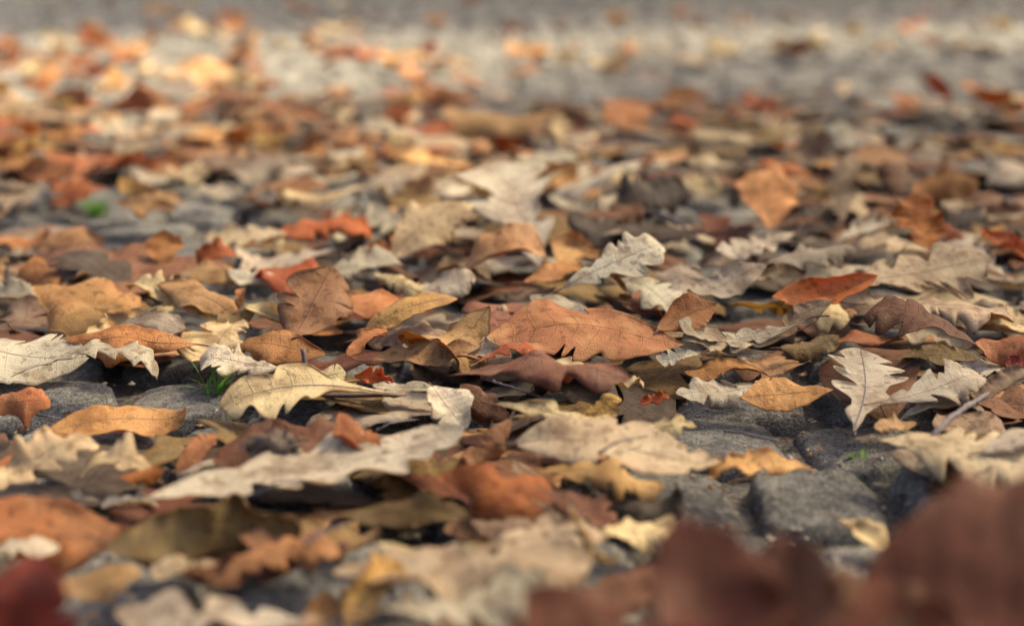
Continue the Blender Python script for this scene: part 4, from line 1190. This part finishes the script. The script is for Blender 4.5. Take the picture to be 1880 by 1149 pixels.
def grass_tuft(px, py, n, hgt, label, seed, spread=1.0):
    r = np.random.default_rng(seed)
    B = ground(px, py, -.008)
    root = bpy.data.objects.new('grass_tuft', None); COL.objects.link(root); root.location = B
    tag(root, label, 'grass', 'grass tufts in the joints')
    for k in range(n):
        a = r.uniform(0, 6.28); ln = hgt * r.uniform(.6, 1.25); lean = r.uniform(.2, 1.1) * spread
        base = np.array([r.normal(0, .004), r.normal(0, .004), 0])
        V, F = [], []
        w0 = r.uniform(.0011, .0018)
        for q in np.linspace(0, 1, 8):
            c = base + np.array([math.cos(a), math.sin(a), 0]) * ln * lean * q ** 1.6 + np.array([0, 0, ln * (q - .3 * lean * q * q)])
            w = w0 * (1 - q ** 2) + .0001
            s = np.array([-math.sin(a), math.cos(a), 0]) * w
            V += [c - s + np.array([0, 0, w * .5]), c, c + s + np.array([0, 0, w * .5])]
        for i in range(7):
            for j in (0, 1):
                F.append((i * 3 + j, i * 3 + j + 1, i * 3 + j + 4, i * 3 + j + 3))
        mesh_obj('blade', V, F, GRASS, parent=root)
grass_tuft(394, 742, 15, .034, 'bright green grass tuft in a joint below the small white lobed leaf', 1)
grass_tuft(492, 692, 4, .016, 'few green blades behind the large cream leaf with upright stem', 2)
grass_tuft(178, 404, 44, .032, 'blurred green grass tuft on the bare setts at left', 3)
grass_tuft(350, 400, 8, .012, 'tiny blurred green sprout right of the far grass tuft', 4)
grass_tuft(738, 778, 7, .010, 'tiny green sprouts in the joint left of the rounded greyish-white leaf', 5)
grass_tuft(1245, 800, 6, .010, 'tiny green sprouts at the left corner of the bare grey sett', 6)
grass_tuft(1575, 845, 3, .010, 'single faint green blades in the joint right of the small golden leaf', 7)
grass_tuft(652, 668, 6, .008, 'tiny green moss sprouts left of the long tan strip', 8)

# ------------------------------------------------------------------ labels
CWORD = {'white': 'whitish', 'pale': 'pale grey-beige', 'grey': 'grey', 'cream': 'cream', 'beige': 'beige', 'gold': 'golden', 'tan': 'tan', 'orange': 'orange-brown',
         'rust': 'rust-red', 'red': 'dark red', 'brown': 'dark brown', 'plum': 'plum-brown', 'mauve': 'mauve-brown', 'olive': 'olive-brown', 'dark': 'blackish'}
KWORD = {'oak': 'lobed leaf', 'redoak': 'toothed leaf', 'beech': 'oval leaf', 'ovate': 'smooth leaf', 'frag': 'leaf scrap', 'maple': 'broad leaf'}
landmarks = [l for l in LEAVES if l['nick']]
def place_phrase(l):
    x, y = l['c']
    if y < 215 or not landmarks:
        col = ['far left', 'left', 'centre left', 'centre', 'centre right', 'right', 'far right'][int(min(6, max(0, x / PW * 7)))]
        row = 'near the top edge' if y < 70 else ('in the sunlit strip' if y < 135 else 'just this side of the sunlit strip')
        return '%s, %s' % (row, col)
    best = min(landmarks, key=lambda m: (m['c'][0] - x) ** 2 + (2.2 * (m['c'][1] - y)) ** 2 + (1e9 if m is l else 0))
    dx, dy = x - best['c'][0], 2.2 * (y - best['c'][1])
    if abs(dx) > abs(dy) * 1.3: rel = 'left of' if dx < 0 else 'right of'
    elif abs(dx) * 1.3 < abs(dy): rel = 'behind' if dy < 0 else 'in front of'
    else: rel = ('behind and ' if dy < 0 else 'in front and ') + ('left of' if dx < 0 else 'right of')
    return '%s the %s' % (rel, best['nick'])
auto = {}
for i, l in enumerate(LEAVES):
    if l['label']: continue
    if i < N_PATCH:
        post = 'upright' if l['tau'] > .8 else ('tilted' if l['tau'] > .35 else 'flat')
        base = '%s %s %s' % (post, CWORD[l['col']], KWORD[l['kind']])
        g = 'blurred leaves behind the zone of focus'
    else:
        post = 'large low-lying' if l['L'] > .09 else 'small low-lying'
        base = '%s %s %s' % (post, CWORD[l['col']], KWORD[l['kind']])
        g = 'leaves at the bottom of the carpet'
    l['group'] = g
    auto.setdefault(base + ' ' + place_phrase(l), []).append(l)
for text, ls in auto.items():
    ls.sort(key=lambda q: q['c'][0])
    for k, l in enumerate(ls):
        w = ''
        if len(ls) == 2: w = ('leftmost ', 'rightmost ')[k]
        elif len(ls) > 2: w = ('leftmost ', 'second ', 'third ', 'fourth ', 'fifth ')[min(k, 4)]
        s_ = w + text
        if len(s_.split()) > 16:
            s_ = s_.replace('low-lying ', '').replace('pale grey-beige', 'pale').replace('dark foreground', 'foreground')
        l['label'] = ' '.join(s_.split()[:16])
for i, l in enumerate(LEAVES):
    tag(l['o'], l['label'], 'leaf scrap' if l['kind'] == 'frag' else 'leaf', l['group'] or 'fallen leaves in and before the zone of focus')
